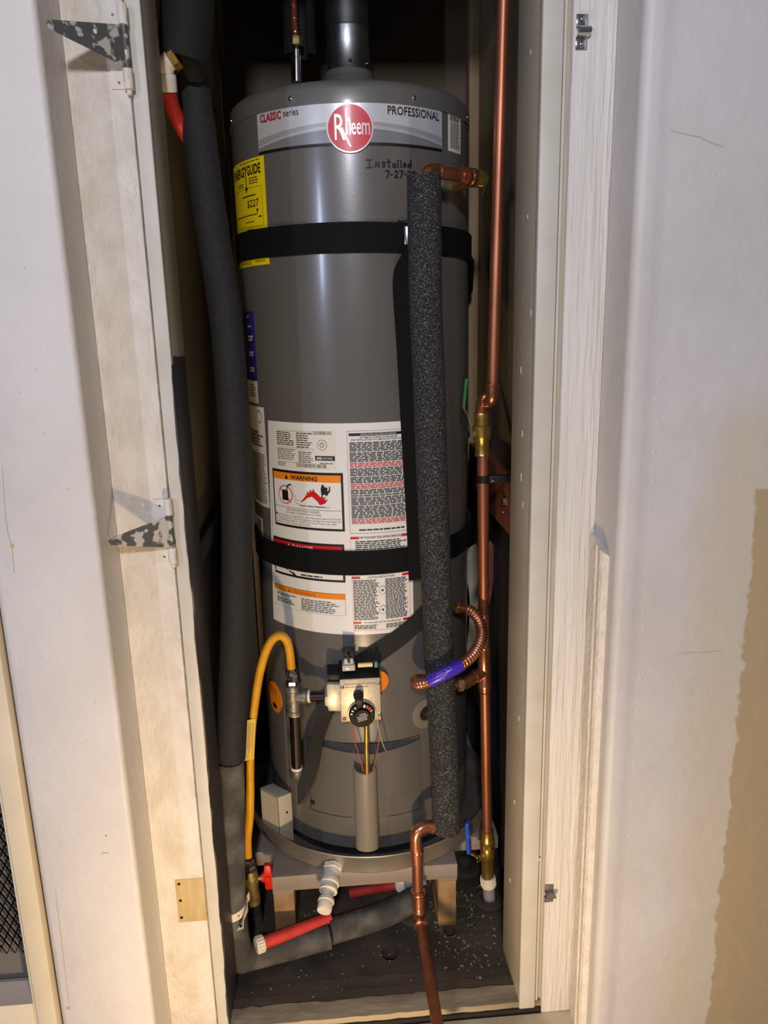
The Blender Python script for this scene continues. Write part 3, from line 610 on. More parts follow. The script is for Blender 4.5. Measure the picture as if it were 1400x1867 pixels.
# ---- the big white operating label
G0 = ((-0.9098, 1.1031)[0], (0.3851, 0.7491)[0], (-0.1684, 0.6827)[1], (-0.2408, 1.1073)[1])
n = 26; vs = []; fs = []; GL0 = (-1.0150, 0.6677)[0]
for i in range(n + 1):
    for z, lo_ in ((G0[2], GL0), (G0[3], G0[0])):
        for lf in (0.0001, 0.0006): vs.append(cyl(lo_ + (G0[1] - lo_) * i / n, z, HR + lf))
for i in range(n):
    for a, b in ((1, 3), (3, 2), (2, 0), (0, 1)): fs.append((i * 4 + a, i * 4 + b, i * 4 + 4 + b, i * 4 + 4 + a))
fs += [(0, 1, 3, 2), (n * 4, n * 4 + 2, n * 4 + 3, n * 4 + 1)]
gl = MB().add(vs, fs).build('operating_label', 'label_white', wh, sharp=50); gl['label'] = 'big white sheet of operating and warning instructions'
L1 = 0.0009; L2 = 0.0012; L3 = 0.0015
# rating plate
q = (-0.8158, -0.2375, 1.0183, 1.0929); plate('rating_plate', 'label_cream', gl, q, L1)
fine_print('small_print', 'ink_black', gl, sub(q, 0.03, 0.38, 0.05, 0.42), L2, 7, 0.45, 0.3, 4)
fine_print('small_print', 'ink_black', gl, sub(q, 0.40, 0.66, 0.05, 0.46), L2, 7, 0.45, 0.3, 4)
fine_print('small_print', 'ink_soft', gl, sub(q, 0.03, 0.38, 0.50, 0.80), L2, 6, 0.4, 0.4, 4)
fine_print('small_print', 'ink_soft', gl, sub(q, 0.42, 0.66, 0.54, 0.84), L2, 6, 0.5, 0.2, 4)
fine_print('small_print', 'ink_soft', gl, sub(q, 0.02, 0.20, 0.86, 0.97), L2, 3, 0.4, 0.4, 3)
mb = MB(); zz = [sub(q, 0, 1, t, t + 0.004) for t in (0.03, 0.46, 0.50, 0.85)]
for r_ in zz: patch(mb, q[0] + (q[1] - q[0]) * 0.03, q[0] + (q[1] - q[0]) * 0.67, r_[2], r_[3], HR + L1, HR + L2)
mb.build('rule', 'ink_soft', gl)
def barcode(rect, n, name='barcode'):
    mb = MB(); p = rect[0]; w = (rect[1] - rect[0]) / n
    for i in range(n):
        ww = w * random.uniform(0.3, 0.75); mb.add([cyl(p, rect[2], HR + L2), cyl(p + ww, rect[2], HR + L2), cyl(p + ww, rect[3], HR + L2), cyl(p, rect[3], HR + L2)], [(0, 1, 2, 3)]); p += w
    return mb.build(name, 'ink_grey', gl)
barcode(sub(q, 0.68, 0.95, 0.01, 0.10), 18); barcode(sub(q, 0.38, 0.86, 0.86, 0.96), 26)
sp_, sz_ = q[0] + (q[1] - q[0]) * 0.80, q[3] - (q[3] - q[2]) * 0.36
disc_on('stamp', 'ink_soft', gl, sp_, sz_, 0.0098, 0.0098, L1 - 0.0004, L2, 24); disc_on('stamp', 'label_cream', gl, sp_, sz_, 0.0088, 0.0088, L1, L3, 24); disc_on('stamp', 'ink_soft', gl, sp_, sz_, 0.0050, 0.0050, L1, L3 + 0.0002, 6); disc_on('stamp', 'label_cream', gl, sp_, sz_, 0.0030, 0.0030, L1, L3 + 0.0004, 20)
plate('certified_bar', 'ink_black', gl, sub(q, 0.69, 0.98, 0.64, 0.76), L2); cyl_text('lettering', 'CERTIFIED', 'label_white', gl, sub(q, 0.80, 0.95, 0.675, 0.73), L3, 0.0); cyl_text('lettering', 'AHRI', 'label_white', gl, sub(q, 0.71, 0.79, 0.665, 0.735), L3, 0.03)
fine_print('small_print', 'ink_soft', gl, sub(q, 0.76, 0.95, 0.82, 0.85), L2, 1, 0.8, 0.0, 3)
# flammable vapour warning
q = (-0.8847, -0.1881, 0.8972, 1.0126); plate('warning_frame', 'ink_black', gl, q, L1)
i_ = (q[0] + 0.017, q[1] - 0.019, q[2] + 0.0048, q[3] - 0.0048); plate('warning_panel', 'label_white', gl, i_, L2)
plate('warning_bar', 'label_orange', gl, sub(i_, 0, 1, 0.0, 0.135), L3)
cyl_text('lettering', 'WARNING', 'ink_black', gl, sub(i_, 0.31, 0.70, 0.030, 0.118), L3 + 0.0003, 0.03)
TRI = [(-0.0045, -0.004), (0.0045, -0.004), (0, 0.0045)]
def at_(rect, a, b): return rect[0] + (rect[1] - rect[0]) * a, rect[3] - (rect[3] - rect[2]) * b
poly_patch('alert_triangle', 'ink_black', gl, TRI, L3 + 0.0003, *at_(i_, 0.24, 0.075))
p_, z_ = at_(i_, 0.205, 0.42)
disc_on('prohibited_sign', 'label_red', gl, p_, z_, 0.0188, 0.0188, L1, L3, 32); disc_on('prohibited_sign', 'label_white', gl, p_, z_, 0.0168, 0.0168, L1, L3 + 0.0002, 32)
poly_patch('fuel_can', 'ink_black', gl, [(-0.0080, -0.011), (0.0080, -0.012), (0.0080, 0.008), (0.002, 0.0085), (0.002, 0.011), (-0.001, 0.011), (-0.001, 0.009), (-0.0080, 0.009)], L3 + 0.0004, p_, z_)
mb = MB(); strokes(mb, p_, z_, [[(-0.013, 0.012), (0.013, -0.013)]], 0.0012, L3 + 0.0006); mb.build('prohibited_sign', 'label_red', gl)
mb = MB(); strokes(mb, p_, z_, [[(0.005, 0.007), (0.006, 0.016), (0.010, 0.0205), (0.016, 0.0210)]], 0.0014, L3 + 0.0004); mb.build('fuel_can', 'ink_black', gl)
mb = MB(); strokes(mb, p_, z_, [[(0.016, 0.021), (0.019, 0.015), (0.022, -0.002), (0.025, -0.012), (0.030, -0.0155), (0.092, -0.0190)], [(0.024, 0.004), (0.027, -0.006), (0.030, -0.0085), (0.090, -0.0115)]], 0.0003, L3 + 0.0002)
for k in range(7): a0 = [(0.088 * 0.35 + 0.030 + k * 0.006 + 0.0032 * math.cos(t), -0.0185 - 0.001 * math.sin(t)) for t in (0, 1.5, 3.1)]; strokes(mb, p_, z_, [a0], 0.0003, L3 + 0.0002)
mb.build('vapour_trail', 'ink_soft', gl)
poly_patch('flame', 'label_red', gl, [(-0.030, -0.013), (-0.021, -0.005), (-0.014, 0.004), (-0.013, 0.011), (-0.009, 0.006), (-0.006, 0.015), (-0.003, 0.009), (0.001, 0.016), (0.003, 0.010), (0.008, 0.006), (0.012, 0.003), (0.015, -0.001), (0.020, 0.005), (0.020, -0.002), (0.026, 0.001), (0.023, -0.006), (0.030, -0.004), (0.025, -0.012), (0.016, -0.016)], L3, *at_(i_, 0.635, 0.405))
p_, z_ = at_(i_, 0.80, 0.27)
disc_on('figure', 'ink_black', gl, p_ + 0.0015 / HR, z_ + 0.002, 0.0031, 0.0031, L1, L3 + 0.0004, 16)
poly_patch('figure', 'ink_black', gl, [(-0.008, -0.013), (-0.003, -0.009), (0.003, -0.012), (0.006, -0.007), (0.0095, -0.003), (0.010, 0.006), (0.0075, 0.007), (0.007, -0.001), (0.004, -0.0025), (-0.003, -0.002), (-0.0065, 0.001), (-0.004, 0.010), (-0.007, 0.010), (-0.0095, 0.001), (-0.005, -0.0055)], L3 + 0.0003, p_, z_)
cyl_text('lettering', 'Flammable Vapors', 'ink_black', gl, sub(i_, 0.43, 0.78, 0.575, 0.62), L3, 0.02)
plate('rule', 'ink_soft', gl, sub(i_, 0, 1, 0.655, 0.662), L3)
cyl_text('lettering', 'FIRE AND EXPLOSION HAZARD', 'ink_black', gl, sub(i_, 0.22, 0.71, 0.680, 0.720), L3, 0.0)
cyl_text('lettering', 'Can result in serious injury or death.', 'ink_black', gl, sub(i_, 0.20, 0.74, 0.730, 0.780), L3, 0.0)
for k, tx in enumerate(('Do not store or use gasoline or other flammable vapors and liquids', 'in the vicinity of this or any other appliance. Storage of or use of gasoline', 'or other flammable vapors or liquids in the vicinity of this or any other', 'appliance can result in serious injury or death.')):
    cyl_text('lettering', tx, 'ink_black', gl, sub(i_, 0.06 if k == 0 else 0.015, (0.98, 0.99, 0.93, 0.58)[k], 0.800 + k * 0.048, 0.842 + k * 0.048), L3, 0.0)
poly_patch('alert_triangle', 'ink_black', gl, [(x * 0.75, y * 0.75) for x, y in TRI], L3, *at_(i_, 0.025, 0.80))
# danger panel, half under the strap
q = (-0.9288, -0.1992, 0.7928, 0.8710); plate('danger_frame', 'ink_black', gl, q, L1)
i_ = (q[0] + 0.017, q[1] - 0.019, q[2] + 0.0048, q[3] - 0.0048); plate('danger_panel', 'label_white', gl, i_, L2)
plate('danger_bar', 'label_red', gl, sub(i_, 0, 1, 0.0, 0.21), L3)
cyl_text('lettering', 'DANGER', 'label_white', gl, sub(i_, 0.33, 0.64, 0.055, 0.175), L3 + 0.0003, 0.02)
poly_patch('alert_triangle', 'label_white', gl, TRI, L3 + 0.0003, *at_(i_, 0.27, 0.11))
poly_patch('figure', 'ink_black', gl, [(-0.02, 0.006), (0.006, -0.0055), (0.012, -0.0055), (0.006, 0.0)], L3, *at_(i_, 0.30, 0.93))
fine_print('small_print', 'ink_black', gl, sub(i_, 0.44, 0.74, 0.92, 0.97), L3, 1, 0.8, 0.1, 4)
# second warning panel
q = (-0.9568, -0.2051, 0.7224, 0.7686); plate('warning_frame', 'ink_soft', gl, q, L1)
i_ = (q[0] + 0.0025, q[1] - 0.0025, q[2] + 0.0006, q[3] - 0.0006); plate('warning_panel', 'label_white', gl, i_, L2)
plate('warning_bar', 'label_orange', gl, sub(i_, 0, 1, 0.0, 0.25), L3)
cyl_text('lettering', 'WARNING', 'ink_brown', gl, sub(i_, 0.34, 0.65, 0.055, 0.21), L3 + 0.0003, 0.01); poly_patch('alert_triangle', 'ink_brown', gl, TRI, L3 + 0.0003, *at_(i_, 0.28, 0.13))
fine_print('small_print', 'ink_black', gl, sub(i_, 0.05, 0.42, 0.34, 0.50), L3, 2, 0.5, 0.4, 5); fine_print('small_print', 'ink_black', gl, sub(i_, 0.05, 0.42, 0.56, 0.82), L3, 3, 0.5, 0.4, 5)
fine_print('small_print', 'ink_black', gl, sub(i_, 0.45, 0.97, 0.36, 0.95), L3, 7, 0.45, 0.3, 8)
# long column of instructions on the right
rp1 = G0[1] - 0.030; q = ((-0.1460, 1.0885)[0], rp1, (-0.1659, 0.8928)[1], (-0.1454, 1.0927)[1]); frame_patch('column_frame', 'ink_soft', gl, q, L1, 0.0006)
plate('title_bar', 'ink_black', gl, sub(q, 0.03, 0.97, 0.022, 0.048), L2); cyl_text('lettering', 'INSTALLATION AND OPERATION DETAILS', 'label_white', gl, sub(q, 0.22, 0.80, 0.028, 0.043), L3, 0.0)
cyl_text('lettering', 'AUTOMATIC STORAGE WATER HEATER', 'ink_black', gl, sub(q, 0.20, 0.82, 0.055, 0.073), L2, 0.01)
cyl_text('lettering', 'FOR INSTALLATION IN A MANUFACTURED HOME', 'ink_black', gl, sub(q, 0.06, 0.94, 0.077, 0.094), L2, 0.01)
t = 0.105
for n_, col in ((6, 'ink_black'), (6, 'ink_black'), (3, 'ink_red'), (5, 'ink_black'), (4, 'ink_black'), (3, 'ink_red'), (3, 'ink_black'), (1, 'ink_black'), (5, 'ink_black'), (8, 'ink_black'), (3, 'ink_red')):
    fine_print('small_print', col, gl, sub(q, 0.035, 0.965, t, t + n_ * 0.0152), L2, n_, 0.62, 0.06, 9); t += n_ * 0.0152 + 0.008
    plate('rule', 'ink_soft', gl, sub(q, 0.03, 0.97, t - 0.0045, t - 0.0030), L2)
fine_print('small_print', 'ink_black', gl, sub(q, 0.15, 0.92, 0.955, 0.975), L2, 1, 0.7, 0.05, 8)
q = (q[0], rp1, (-0.1908, 0.6908)[1], (-0.1668, 0.8862)[1]); frame_patch('column_frame', 'ink_red', gl, q, L1, 0.0005)
for t in (0.0, 0.415, 0.90):
    plate('red_bar', 'label_red', gl, sub(q, 0.0, 0.14, t, t + 0.024), L2); plate('red_bar', 'label_red', gl, sub(q, 0.86, 1.0, t, t + 0.024), L2)
cyl_text('lettering', 'FOR YOUR SAFETY READ BEFORE OPERATING', 'ink_black', gl, sub(q, 0.15, 0.85, 0.003, 0.022), L2, 0.01)
cyl_text('lettering', 'LIGHTING INSTRUCTIONS', 'ink_black', gl, sub(q, 0.27, 0.72, 0.417, 0.436), L2, 0.01)
cyl_text('lettering', 'TO TURN GAS OFF TO THE APPLIANCE', 'ink_black', gl, sub(q, 0.18, 0.82, 0.904, 0.922), L2, 0.01)
fine_print('small_print', 'ink_black', gl, sub(q, 0.08, 0.95, 0.04, 0.16), L2, 6, 0.55, 0.15, 9)
fine_print('small_print', 'ink_black', gl, sub(q, 0.02, 0.46, 0.450, 0.885), L2, 26, 0.55, 0.25, 6)
fine_print('small_print', 'ink_black', gl, sub(q, 0.56, 0.97, 0.450, 0.885), L2, 28, 0.55, 0.2, 6)
fine_print('small_print', 'ink_black', gl, sub(q, 0.02, 0.48, 0.935, 0.985), L2, 3, 0.55, 0.25, 6); fine_print('small_print', 'ink_black', gl, sub(q, 0.56, 0.97, 0.935, 0.985), L2, 3, 0.55, 0.25, 6)
for t in (0.55, 0.76):
    p_, z_ = at_(q, 0.51, t + 0.02); disc_on('valve_diagram', 'ink_soft', gl, p_, z_, 0.0075, 0.0095, L1, L2, 8); disc_on('valve_diagram', 'label_white', gl, p_, z_, 0.0066, 0.0086, L1, L3, 8); disc_on('valve_diagram', 'ink_black', gl, p_, z_, 0.0024, 0.0024, L1, L3 + 0.0002, 12)
# ---- orange sticker, vent perforations, escutcheons
op, oz = (-1.0994, 0.4928); os_ = disc_on('orange_sticker', 'label_orange', wh, op, oz, 0.0345, 0.036, 0.0003, 0.0012, 40)
fine_print('small_print', 'ink_brown', os_, (op - 0.09, op + 0.09, oz + 0.006, oz + 0.024), 0.0015, 4, 0.4, 0.2, 4)
poly_patch('hand_symbol', 'ink_black', os_, [(-0.010, -0.026), (0.008, -0.027), (0.012, -0.018), (0.006, -0.016), (0.002, -0.010), (-0.001, -0.016), (-0.010, -0.018)], 0.0016, op, oz)
vq = ((-1.4362, 0.3140)[0] - 0.02, (-0.9487, 0.4282)[0], (-1.0220, 0.2865)[1], (-0.9866, 0.4298)[1])
vp = plate('vent_panel', 'jacket', wh, (vq[0] - 0.06, vq[1] + 0.02, vq[2] - 0.01, vq[3] + 0.05), 0.0012, 0.0012)
mb = MB()
for j in range(21):
    for k in range(9):
        p = vq[0] + (vq[1] - vq[0]) * (k + (0.5 if j % 2 else 0)) / 9; z = vq[2] + (vq[3] - vq[2]) * (j + 0.5) / 21
        mb.add([cyl(p - 0.0075, z, HR + 0.0016), cyl(p, z - 0.0024, HR + 0.0016), cyl(p + 0.0075, z, HR + 0.0016), cyl(p, z + 0.0024, HR + 0.0016)], [(0, 1, 2, 3)])
tag(mb.build('vent_holes', 'hole_black', vp), kind='stuff')
def radial(phi): return Vector((math.sin(phi), -math.cos(phi), 0))
dp, dz_ = (0.5007, 0.4855)
MB().lathe(cyl(dp, dz_, HR - 0.001), radial(dp), [(0, 0.034), (0.003, 0.034), (0.0045, 0.031), (0.004, 0.017), (0.001, 0.0155), (0.001, 0.0)], 40).build('drain_escutcheon', 'jacket_light', wh)
o = MB().lathe(cyl(dp, dz_, HR), radial(dp), [(0, 0.015), (0.0012, 0.015), (0.0012, 0.0)], 32).build('drain_recess', 'hole_black', wh)
dvl = MB().lathe(cyl(dp + 0.03, dz_ - 0.003, HR), radial(dp), [(0, 0.0085), (0.010, 0.0085), (0.012, 0.0100), (0.018, 0.0100), (0.018, 0.0)], 20).build('drain_valve', 'brass', wh)
tp, tz = (0.8887, 1.5324)
MB().lathe(cyl(tp, tz, HR - 0.004), radial(tp), [(0, 0.038), (0.0045, 0.038), (0.0055, 0.036), (0.0055, 0.0)], 40).build('valve_escutcheon', 'jacket', wh)

# ---- burner door at the foot of the jacket with its raised shield and central duct
dr = MB(); n = 28; m_ = 10; pa, pb = (-0.6155, 0.3377)[0], (0.4207, 0.3352)[0]; zt = 0.432
vs = []
for i in range(n + 1):
    f = i / n; p = pa + (pb - pa) * f; bulge = max(0.0, 1 - abs(f - 0.55) / 0.55) if f < 0.55 else max(0.0, 1 - (f - 0.55) / 0.45)
    zb = 0.268 + 0.030 * abs(2 * f - 1.1) ** 2.2
    for j in range(m_ + 1):
        g = j / m_; vs.append(cyl(p, zb + (zt - zb) * g, HR + 0.005 + 0.026 * bulge * (0.30 + 0.70 * g)))
    for j in range(m_ + 1):
        g = j / m_; vs.append(cyl(p, zb + (zt - zb) * g, HR + 0.0005 + 0.0 * g))
S = 2 * (m_ + 1); fs = []
for i in range(n):
    for j in range(m_): fs.append((i * S + j, (i + 1) * S + j, (i + 1) * S + j + 1, i * S + j + 1))
    fs.append((i * S, i * S + m_ + 1, (i + 1) * S + m_ + 1, (i + 1) * S))
for e in (0, n * S):
    for j in range(m_): fs.append((e + j, e + j + 1, e + m_ + 2 + j, e + m_ + 1 + j))
dr.add(vs, fs); door = dr.build('burner_door', 'jacket', wh, sharp=30)
frame_patch('door_seam', 'base_black', wh, (pa - 0.018, pb + 0.01, 0.262, zt + 0.008), 0.0006, 0.0012)
cxp = (-0.0811, 0.3172)[0]; c0 = Vector(cyl(cxp, 0.0, HR + 0.030)); rr = 0.0245
mb = MB(); n = 20; ring = []
ex = Vector((math.cos(cxp), math.sin(cxp), 0)); ey = radial(cxp)
outer = [(-rr, -0.024)] + [(-rr * math.cos(math.pi * k / n), 0.004 + rr * 0.72 * math.sin(math.pi * k / n)) for k in range(n + 1)] + [(rr, -0.024)]
inner = [(x * 0.90, y if y < 0 else y * 0.90) for x, y in outer][::-1]
loop = outer + inner; N = len(loop)
def topz(x, y): return 0.420 - 0.62 * (max(y, -0.012) + 0.012)
zb0 = 0.218
vs = [c0 + ex * x + ey * y + Vector((0, 0, zb0)) for x, y in loop] + [c0 + ex * x + ey * y + Vector((0, 0, topz(x, y) + (0.010 if y < -0.02 else 0))) for x, y in loop]
fs = [(i, (i + 1) % N, (i + 1) % N + N, i + N) for i in range(N)]
h = len(outer)
for i in range(h - 1): fs += [(i, N - 1 - i, N - 2 - i, i + 1), (i + N, i + 1 + N, 2 * N - 2 - i, 2 * N - 1 - i)]
mb.add(vs, fs); MBo = mb.build('burner_duct', 'jacket_light', wh, sharp=40)
mb = MB(); mb.prism([c0 + ex * x * 0.92 + ey * y * 0.92 + Vector((0, 0, 0.330)) for x, y in outer], (0, 0, 0.012)); mb.build('duct_inside', 'gap_black', MBo)
MB().prism([c0 + ex * x * 0.97 + ey * y * 0.97 + Vector((0, 0, zb0)) for x, y in outer], (0, 0, 0.004)).build('duct_floor', 'jacket_light', MBo)
MB().lathe(cyl((-0.6102, 0.2817)[0], (-0.6102, 0.2817)[1], HR - 0.001), radial((-0.6102, 0.2817)[0]), [(0, 0.006), (0.0022, 0.006), (0.0022, 0)], 14).build('door_notch', 'hole_black', wh)

# ---- gas control valve on the front
YV = 0.196
gv = MB().box(((-0.0522, 0.1960, 0.6176)[0], 0.206, (-0.0176, 0.1960, 0.5257)[2]), ((0.0247, 0.1960, 0.6129)[0], 0.268, (-0.0149, 0.1960, 0.6153)[2])).build('gas_control_valve', 'iron_grey', wh, bevel=0.003)
ax, az = (-0.0533, 0.1960, 0.6177)[0], (-0.0149, 0.1960, 0.6153)[2]; bx, bz_ = (0.0258, 0.1960, 0.6128)[0], (-0.0177, 0.1960, 0.5245)[2]; wv, hv = bx - ax, az - bz_
MB().box((ax, 0.196, bz_), (bx, 0.207, az)).build('valve_plate', 'valve_plate', gv, bevel=0.0015)
MB().prism([(ax - 0.0005, 0.196, az - 0.0005), (ax - 0.0005, 0.262, az + 0.012), (ax - 0.0005, 0.262, az - 0.004), (ax - 0.0005, 0.207, az - 0.004)], (wv + 0.001, 0, 0)).build('valve_top', 'plastic_black', gv, bevel=0.001)
MB().prism([(ax + 0.001, 0.201, az - 0.012), (ax - 0.024, 0.201, az - 0.010), (ax - 0.026, 0.201, az - 0.014), (ax - 0.026, 0.201, az - 0.036), (ax - 0.031, 0.201, az - 0.038), (ax - 0.031, 0.201, az - 0.056), (ax - 0.026, 0.201, az - 0.058), (ax - 0.024, 0.201, az - 0.068), (ax + 0.001, 0.201, az - 0.070)], (0, 0.050, 0)).build('inlet_block', 'valve_plate', gv, bevel=0.002)
MB().box((ax - 0.024, 0.212, az - 0.012), (ax + 0.002, 0.262, az + 0.004)).build('inlet_cover', 'plastic_black', gv, bevel=0.001)
for (fx, fz, mm) in ((0.06, 0.16, 'chrome'), (0.955, 0.12, 'chrome'), (0.965, 0.87, 'chrome'), (0.08, 0.92, 'wire_red')):
    screw('screw', mm, gv, (ax + wv * fx, 0.196, az - hv * fz), (0, -1, 0), 0.0040, 0.003)
kx, kz = ax + wv * 0.45, az - hv * 0.36
kn = MB().lathe((kx, 0.200, kz), (0.0, -1, -0.05), [(0, 0.0105), (0.012, 0.0100), (0.013, 0.0085), (0.024, 0.0082), (0.025, 0.0070), (0.034, 0.0068), (0.035, 0.006), (0.035, 0)], 24).build('ignition_knob', 'plastic_black', gv)
dx_, dz2 = ax + wv * 0.52, az - hv * 0.80
MB().lathe((dx_, 0.198, dz2), (0, -1, 0), [(0, 0.0280), (0.006, 0.0280), (0.007, 0.0272), (0.007, 0)], 48).build('dial_rim', 'valve_plate', gv)
dl = MB().lathe((dx_, 0.192, dz2), (0, -1, 0), [(0, 0.0262), (0.006, 0.0258), (0.008, 0.0240), (0.008, 0.0165), (0.013, 0.0150), (0.0135, 0.0)], 48).build('temperature_dial', 'plastic_dial', gv)
def onface(x, z, y=0.1785): return (dx_ + x, y, dz2 + z)
for k, tx in enumerate(('CAUTION', 'RISK OF SCALDING', 'INCREASES WITH', 'HOTTER WATER')):
    wdt = (0.0125, 0.021, 0.019, 0.018)[k]; flat_text('lettering', tx, 'label_white', gv, onface(-wdt / 2 + 0.001, 0.0045 - k * 0.0042 - wdt * 0.12), (1, 0, 0.26), (-0.26, 0, 1), wdt, 0.0026, 0.0)
for k, a in enumerate((28, 44, 60, 76)):
    c, s = math.cos(math.radians(a)), math.sin(math.radians(a)); mb = MB()
    mb.prism([onface(c * r_ - s * w_, s * r_ + c * w_, 0.1838) for r_, w_ in ((0.0175, -0.0013), (0.0235, -0.0018), (0.0235, 0.0018), (0.0175, 0.0013))], (0, 0.0006, 0)); mb.build('dial_mark', ('wire_red', 'ink_red', 'ink_red', 'label_white')[k], gv)
for a in (128, 150, 168):
    c, s = math.cos(math.radians(a)), math.sin(math.radians(a)); mb = MB(); mb.prism([onface(c * r_ - s * w_, s * r_ + c * w_, 0.1838) for r_, w_ in ((0.0195, -0.0010), (0.0230, -0.0013), (0.0230, 0.0013), (0.0195, 0.0010))], (0, 0.0006, 0)); mb.build('dial_mark', 'label_white', gv)
mb = MB()
for k, (a, b) in enumerate(((0.12, 0.84), (0.14, 0.68))):
    p = ax + wv * a
    while p < ax + wv * b: q_ = p + random.uniform(0.002, 0.006); z = az - hv * (0.12 + 0.07 * k); mb.add([(p, 0.1957, z), (q_, 0.1957, z), (q_, 0.1957, z + 0.0018), (p, 0.1957, z + 0.0018)], [(0, 1, 2, 3)]); p = q_ + 0.001
mb.build('plate_print', 'ink_soft', gv)
mb = MB(); mb.box((ax + wv * 0.08, 0.212, az + 0.010), (ax + wv * 0.40, 0.238, az + 0.022)).box((ax + wv * 0.13, 0.216, az + 0.022), (ax + wv * 0.36, 0.232, az + 0.034)); mb.build('igniter_socket', 'plastic_clear', gv, bevel=0.0015)
mb = MB(); mb.box((ax + wv * 0.14, 0.222, az + 0.034), (ax + wv * 0.35, 0.236, az + 0.052)).box((ax + wv * 0.10, 0.218, az + 0.030), (ax + wv * 0.15, 0.238, az + 0.050)).box((ax + wv * 0.34, 0.218, az + 0.030), (ax + wv * 0.39, 0.238, az + 0.050)); mb.box((ax + wv * 0.21, 0.214, az + 0.026), (ax + wv * 0.28, 0.224, az + 0.044)); mb.build('igniter_plug', 'plastic_black', gv, bevel=0.001)
MB().lathe((ax + wv * 0.47, 0.222, az + 0.017), (1, 0, 0), [(0, 0.0), (0, 0.0046), (0.029, 0.0046), (0.030, 0.0)], 16).build('amber_tube', 'amber_tube', gv)
MB().box((ax + wv * 0.88, 0.217, az + 0.012), (ax + wv * 0.97, 0.227, az + 0.023)).build('teal_clip', 'teal', gv, bevel=0.001)
MB().lathe((bx - 0.004, 0.245, az - hv * 0.35), (0.35, -1, 0), [(0, 0.0), (0, 0.024), (0.004, 0.024), (0.004, 0.0)], 32).build('orange_disc', 'label_orange', gv)
# burner feed pipe, thermocouple and igniter wires going down into the duct
MB().tube([(-0.0033, 0.2050, 0.5149), (-0.0046, 0.2080, 0.4621), (-0.0049, 0.2080, 0.4124), (-0.0062, 0.2120, 0.3595)], 0.0052, 16).build('burner_tube', 'brass', wh)
def wire(pts, r, m): return MB().tube(spline(pts, 0.006), r, 8).build('wire', m, wh)
wire([(-0.0337, 0.2100, 0.5166), (-0.0294, 0.2070, 0.4828), (-0.0207, 0.2080, 0.4447), (-0.0108, 0.2120, 0.3953)], 0.0011, 'wire_red')
wire([(0.0211, 0.2100, 0.5105), (0.0223, 0.2070, 0.4792), (0.0147, 0.2100, 0.4347), (0.0049, 0.2120, 0.3941)], 0.0011, 'wire_red')
wire([(0.0191, 0.2100, 0.5179), (0.0235, 0.2070, 0.4852), (0.0312, 0.2150, 0.4529), (0.0393, 0.2400, 0.4248)], 0.0011, 'wire_grey')

# ================================================================== straps around the heater
def ring_strap(mb, ph0, ph1, zfun, hgt, r0, r1):
    n = int((ph1 - ph0) / 0.05); vs = []; fs = []
    for i in range(n + 1):
        p = ph0 + (ph1 - ph0) * i / n; z = zfun(p); vs += [cyl(p, z - hgt / 2, r0), cyl(p, z + hgt / 2, r0), cyl(p, z + hgt / 2, r1), cyl(p, z - hgt / 2, r1)]
    for i in range(n):
        for k in range(4): fs.append((i * 4 + k, i * 4 + (k + 1) % 4, i * 4 + 4 + (k + 1) % 4, i * 4 + 4 + k))
    fs += [(3, 2, 1, 0), (n * 4, n * 4 + 1, n * 4 + 2, n * 4 + 3)]; mb.add(vs, fs); return mb
def ribbon(pts, widths, thick=0.0016, step=0.01):
    """flat strap: pts = [(centre, width direction)]"""
    P = [Vector(p) for p, d in pts]; D = [Vector(d).normalized() for p, d in pts]; C = spline(P, step); L = [0]
    for i in range(1, len(C)): L.append(L[-1] + (C[i] - C[i - 1]).length)
    kl = [0]
    for i in range(1, len(P)): kl.append(kl[-1] + (P[i] - P[i - 1]).length)
    mb = MB(); vs = []; fs = []; n = len(C)
    for i in range(n):
        s = L[i] / L[-1] * kl[-1]; k = 0
        while k < len(kl) - 2 and s > kl[k + 1]: k += 1
        t = (s - kl[k]) / max(kl[k + 1] - kl[k], 1e-9); t = min(max(t, 0), 1)
        d = D[k].lerp(D[k + 1], t).normalized(); w = widths[k] * (1 - t) + widths[k + 1] * t
        tg = (C[min(i + 1, n - 1)] - C[max(i - 1, 0)]).normalized(); nn = tg.cross(d).normalized() * thick / 2; d = d * w / 2
        vs += [C[i] - d - nn, C[i] + d - nn, C[i] + d + nn, C[i] - d + nn]
    for i in range(n - 1):
        for k in range(4): fs.append((i * 4 + k, i * 4 + (k + 1) % 4, i * 4 + 4 + (k + 1) % 4, i * 4 + 4 + k))
    fs += [(3, 2, 1, 0), (n * 4 - 4, n * 4 - 3, n * 4 - 2, n * 4 - 1)]; mb.add(vs, fs); return mb
s1 = thing('heater_strap', 'black nylon strap round the upper jacket across the yellow label', 'strap', (HX, HY, 1.41), 'black straps holding the water heater')
ring_strap(MB(), -2.0, 1.30, lambda p: 1.4365 - 0.004 * max(0, p), 0.052, HR + 0.0018, HR + 0.0040).build('band', 'strap_black', s1, sharp=50)
e0 = Vector(cyl(1.29, 1.4313, HR + 0.003)); 
ribbon([(e0, (0, 0, 1)), (e0 + Vector((0.010, 0.030, -0.004)), (0, 0, 1)), ((0.256, 0.520, 1.410), (0.05, 0, 1)), ((0.292, 0.640, 1.388), (0.05, 0, 1)), ((0.296, 0.73, 1.375), (0, 0, 1))], [0.052, 0.052, 0.056, 0.058, 0.058]).build('wall_end', 'strap_black', s1)
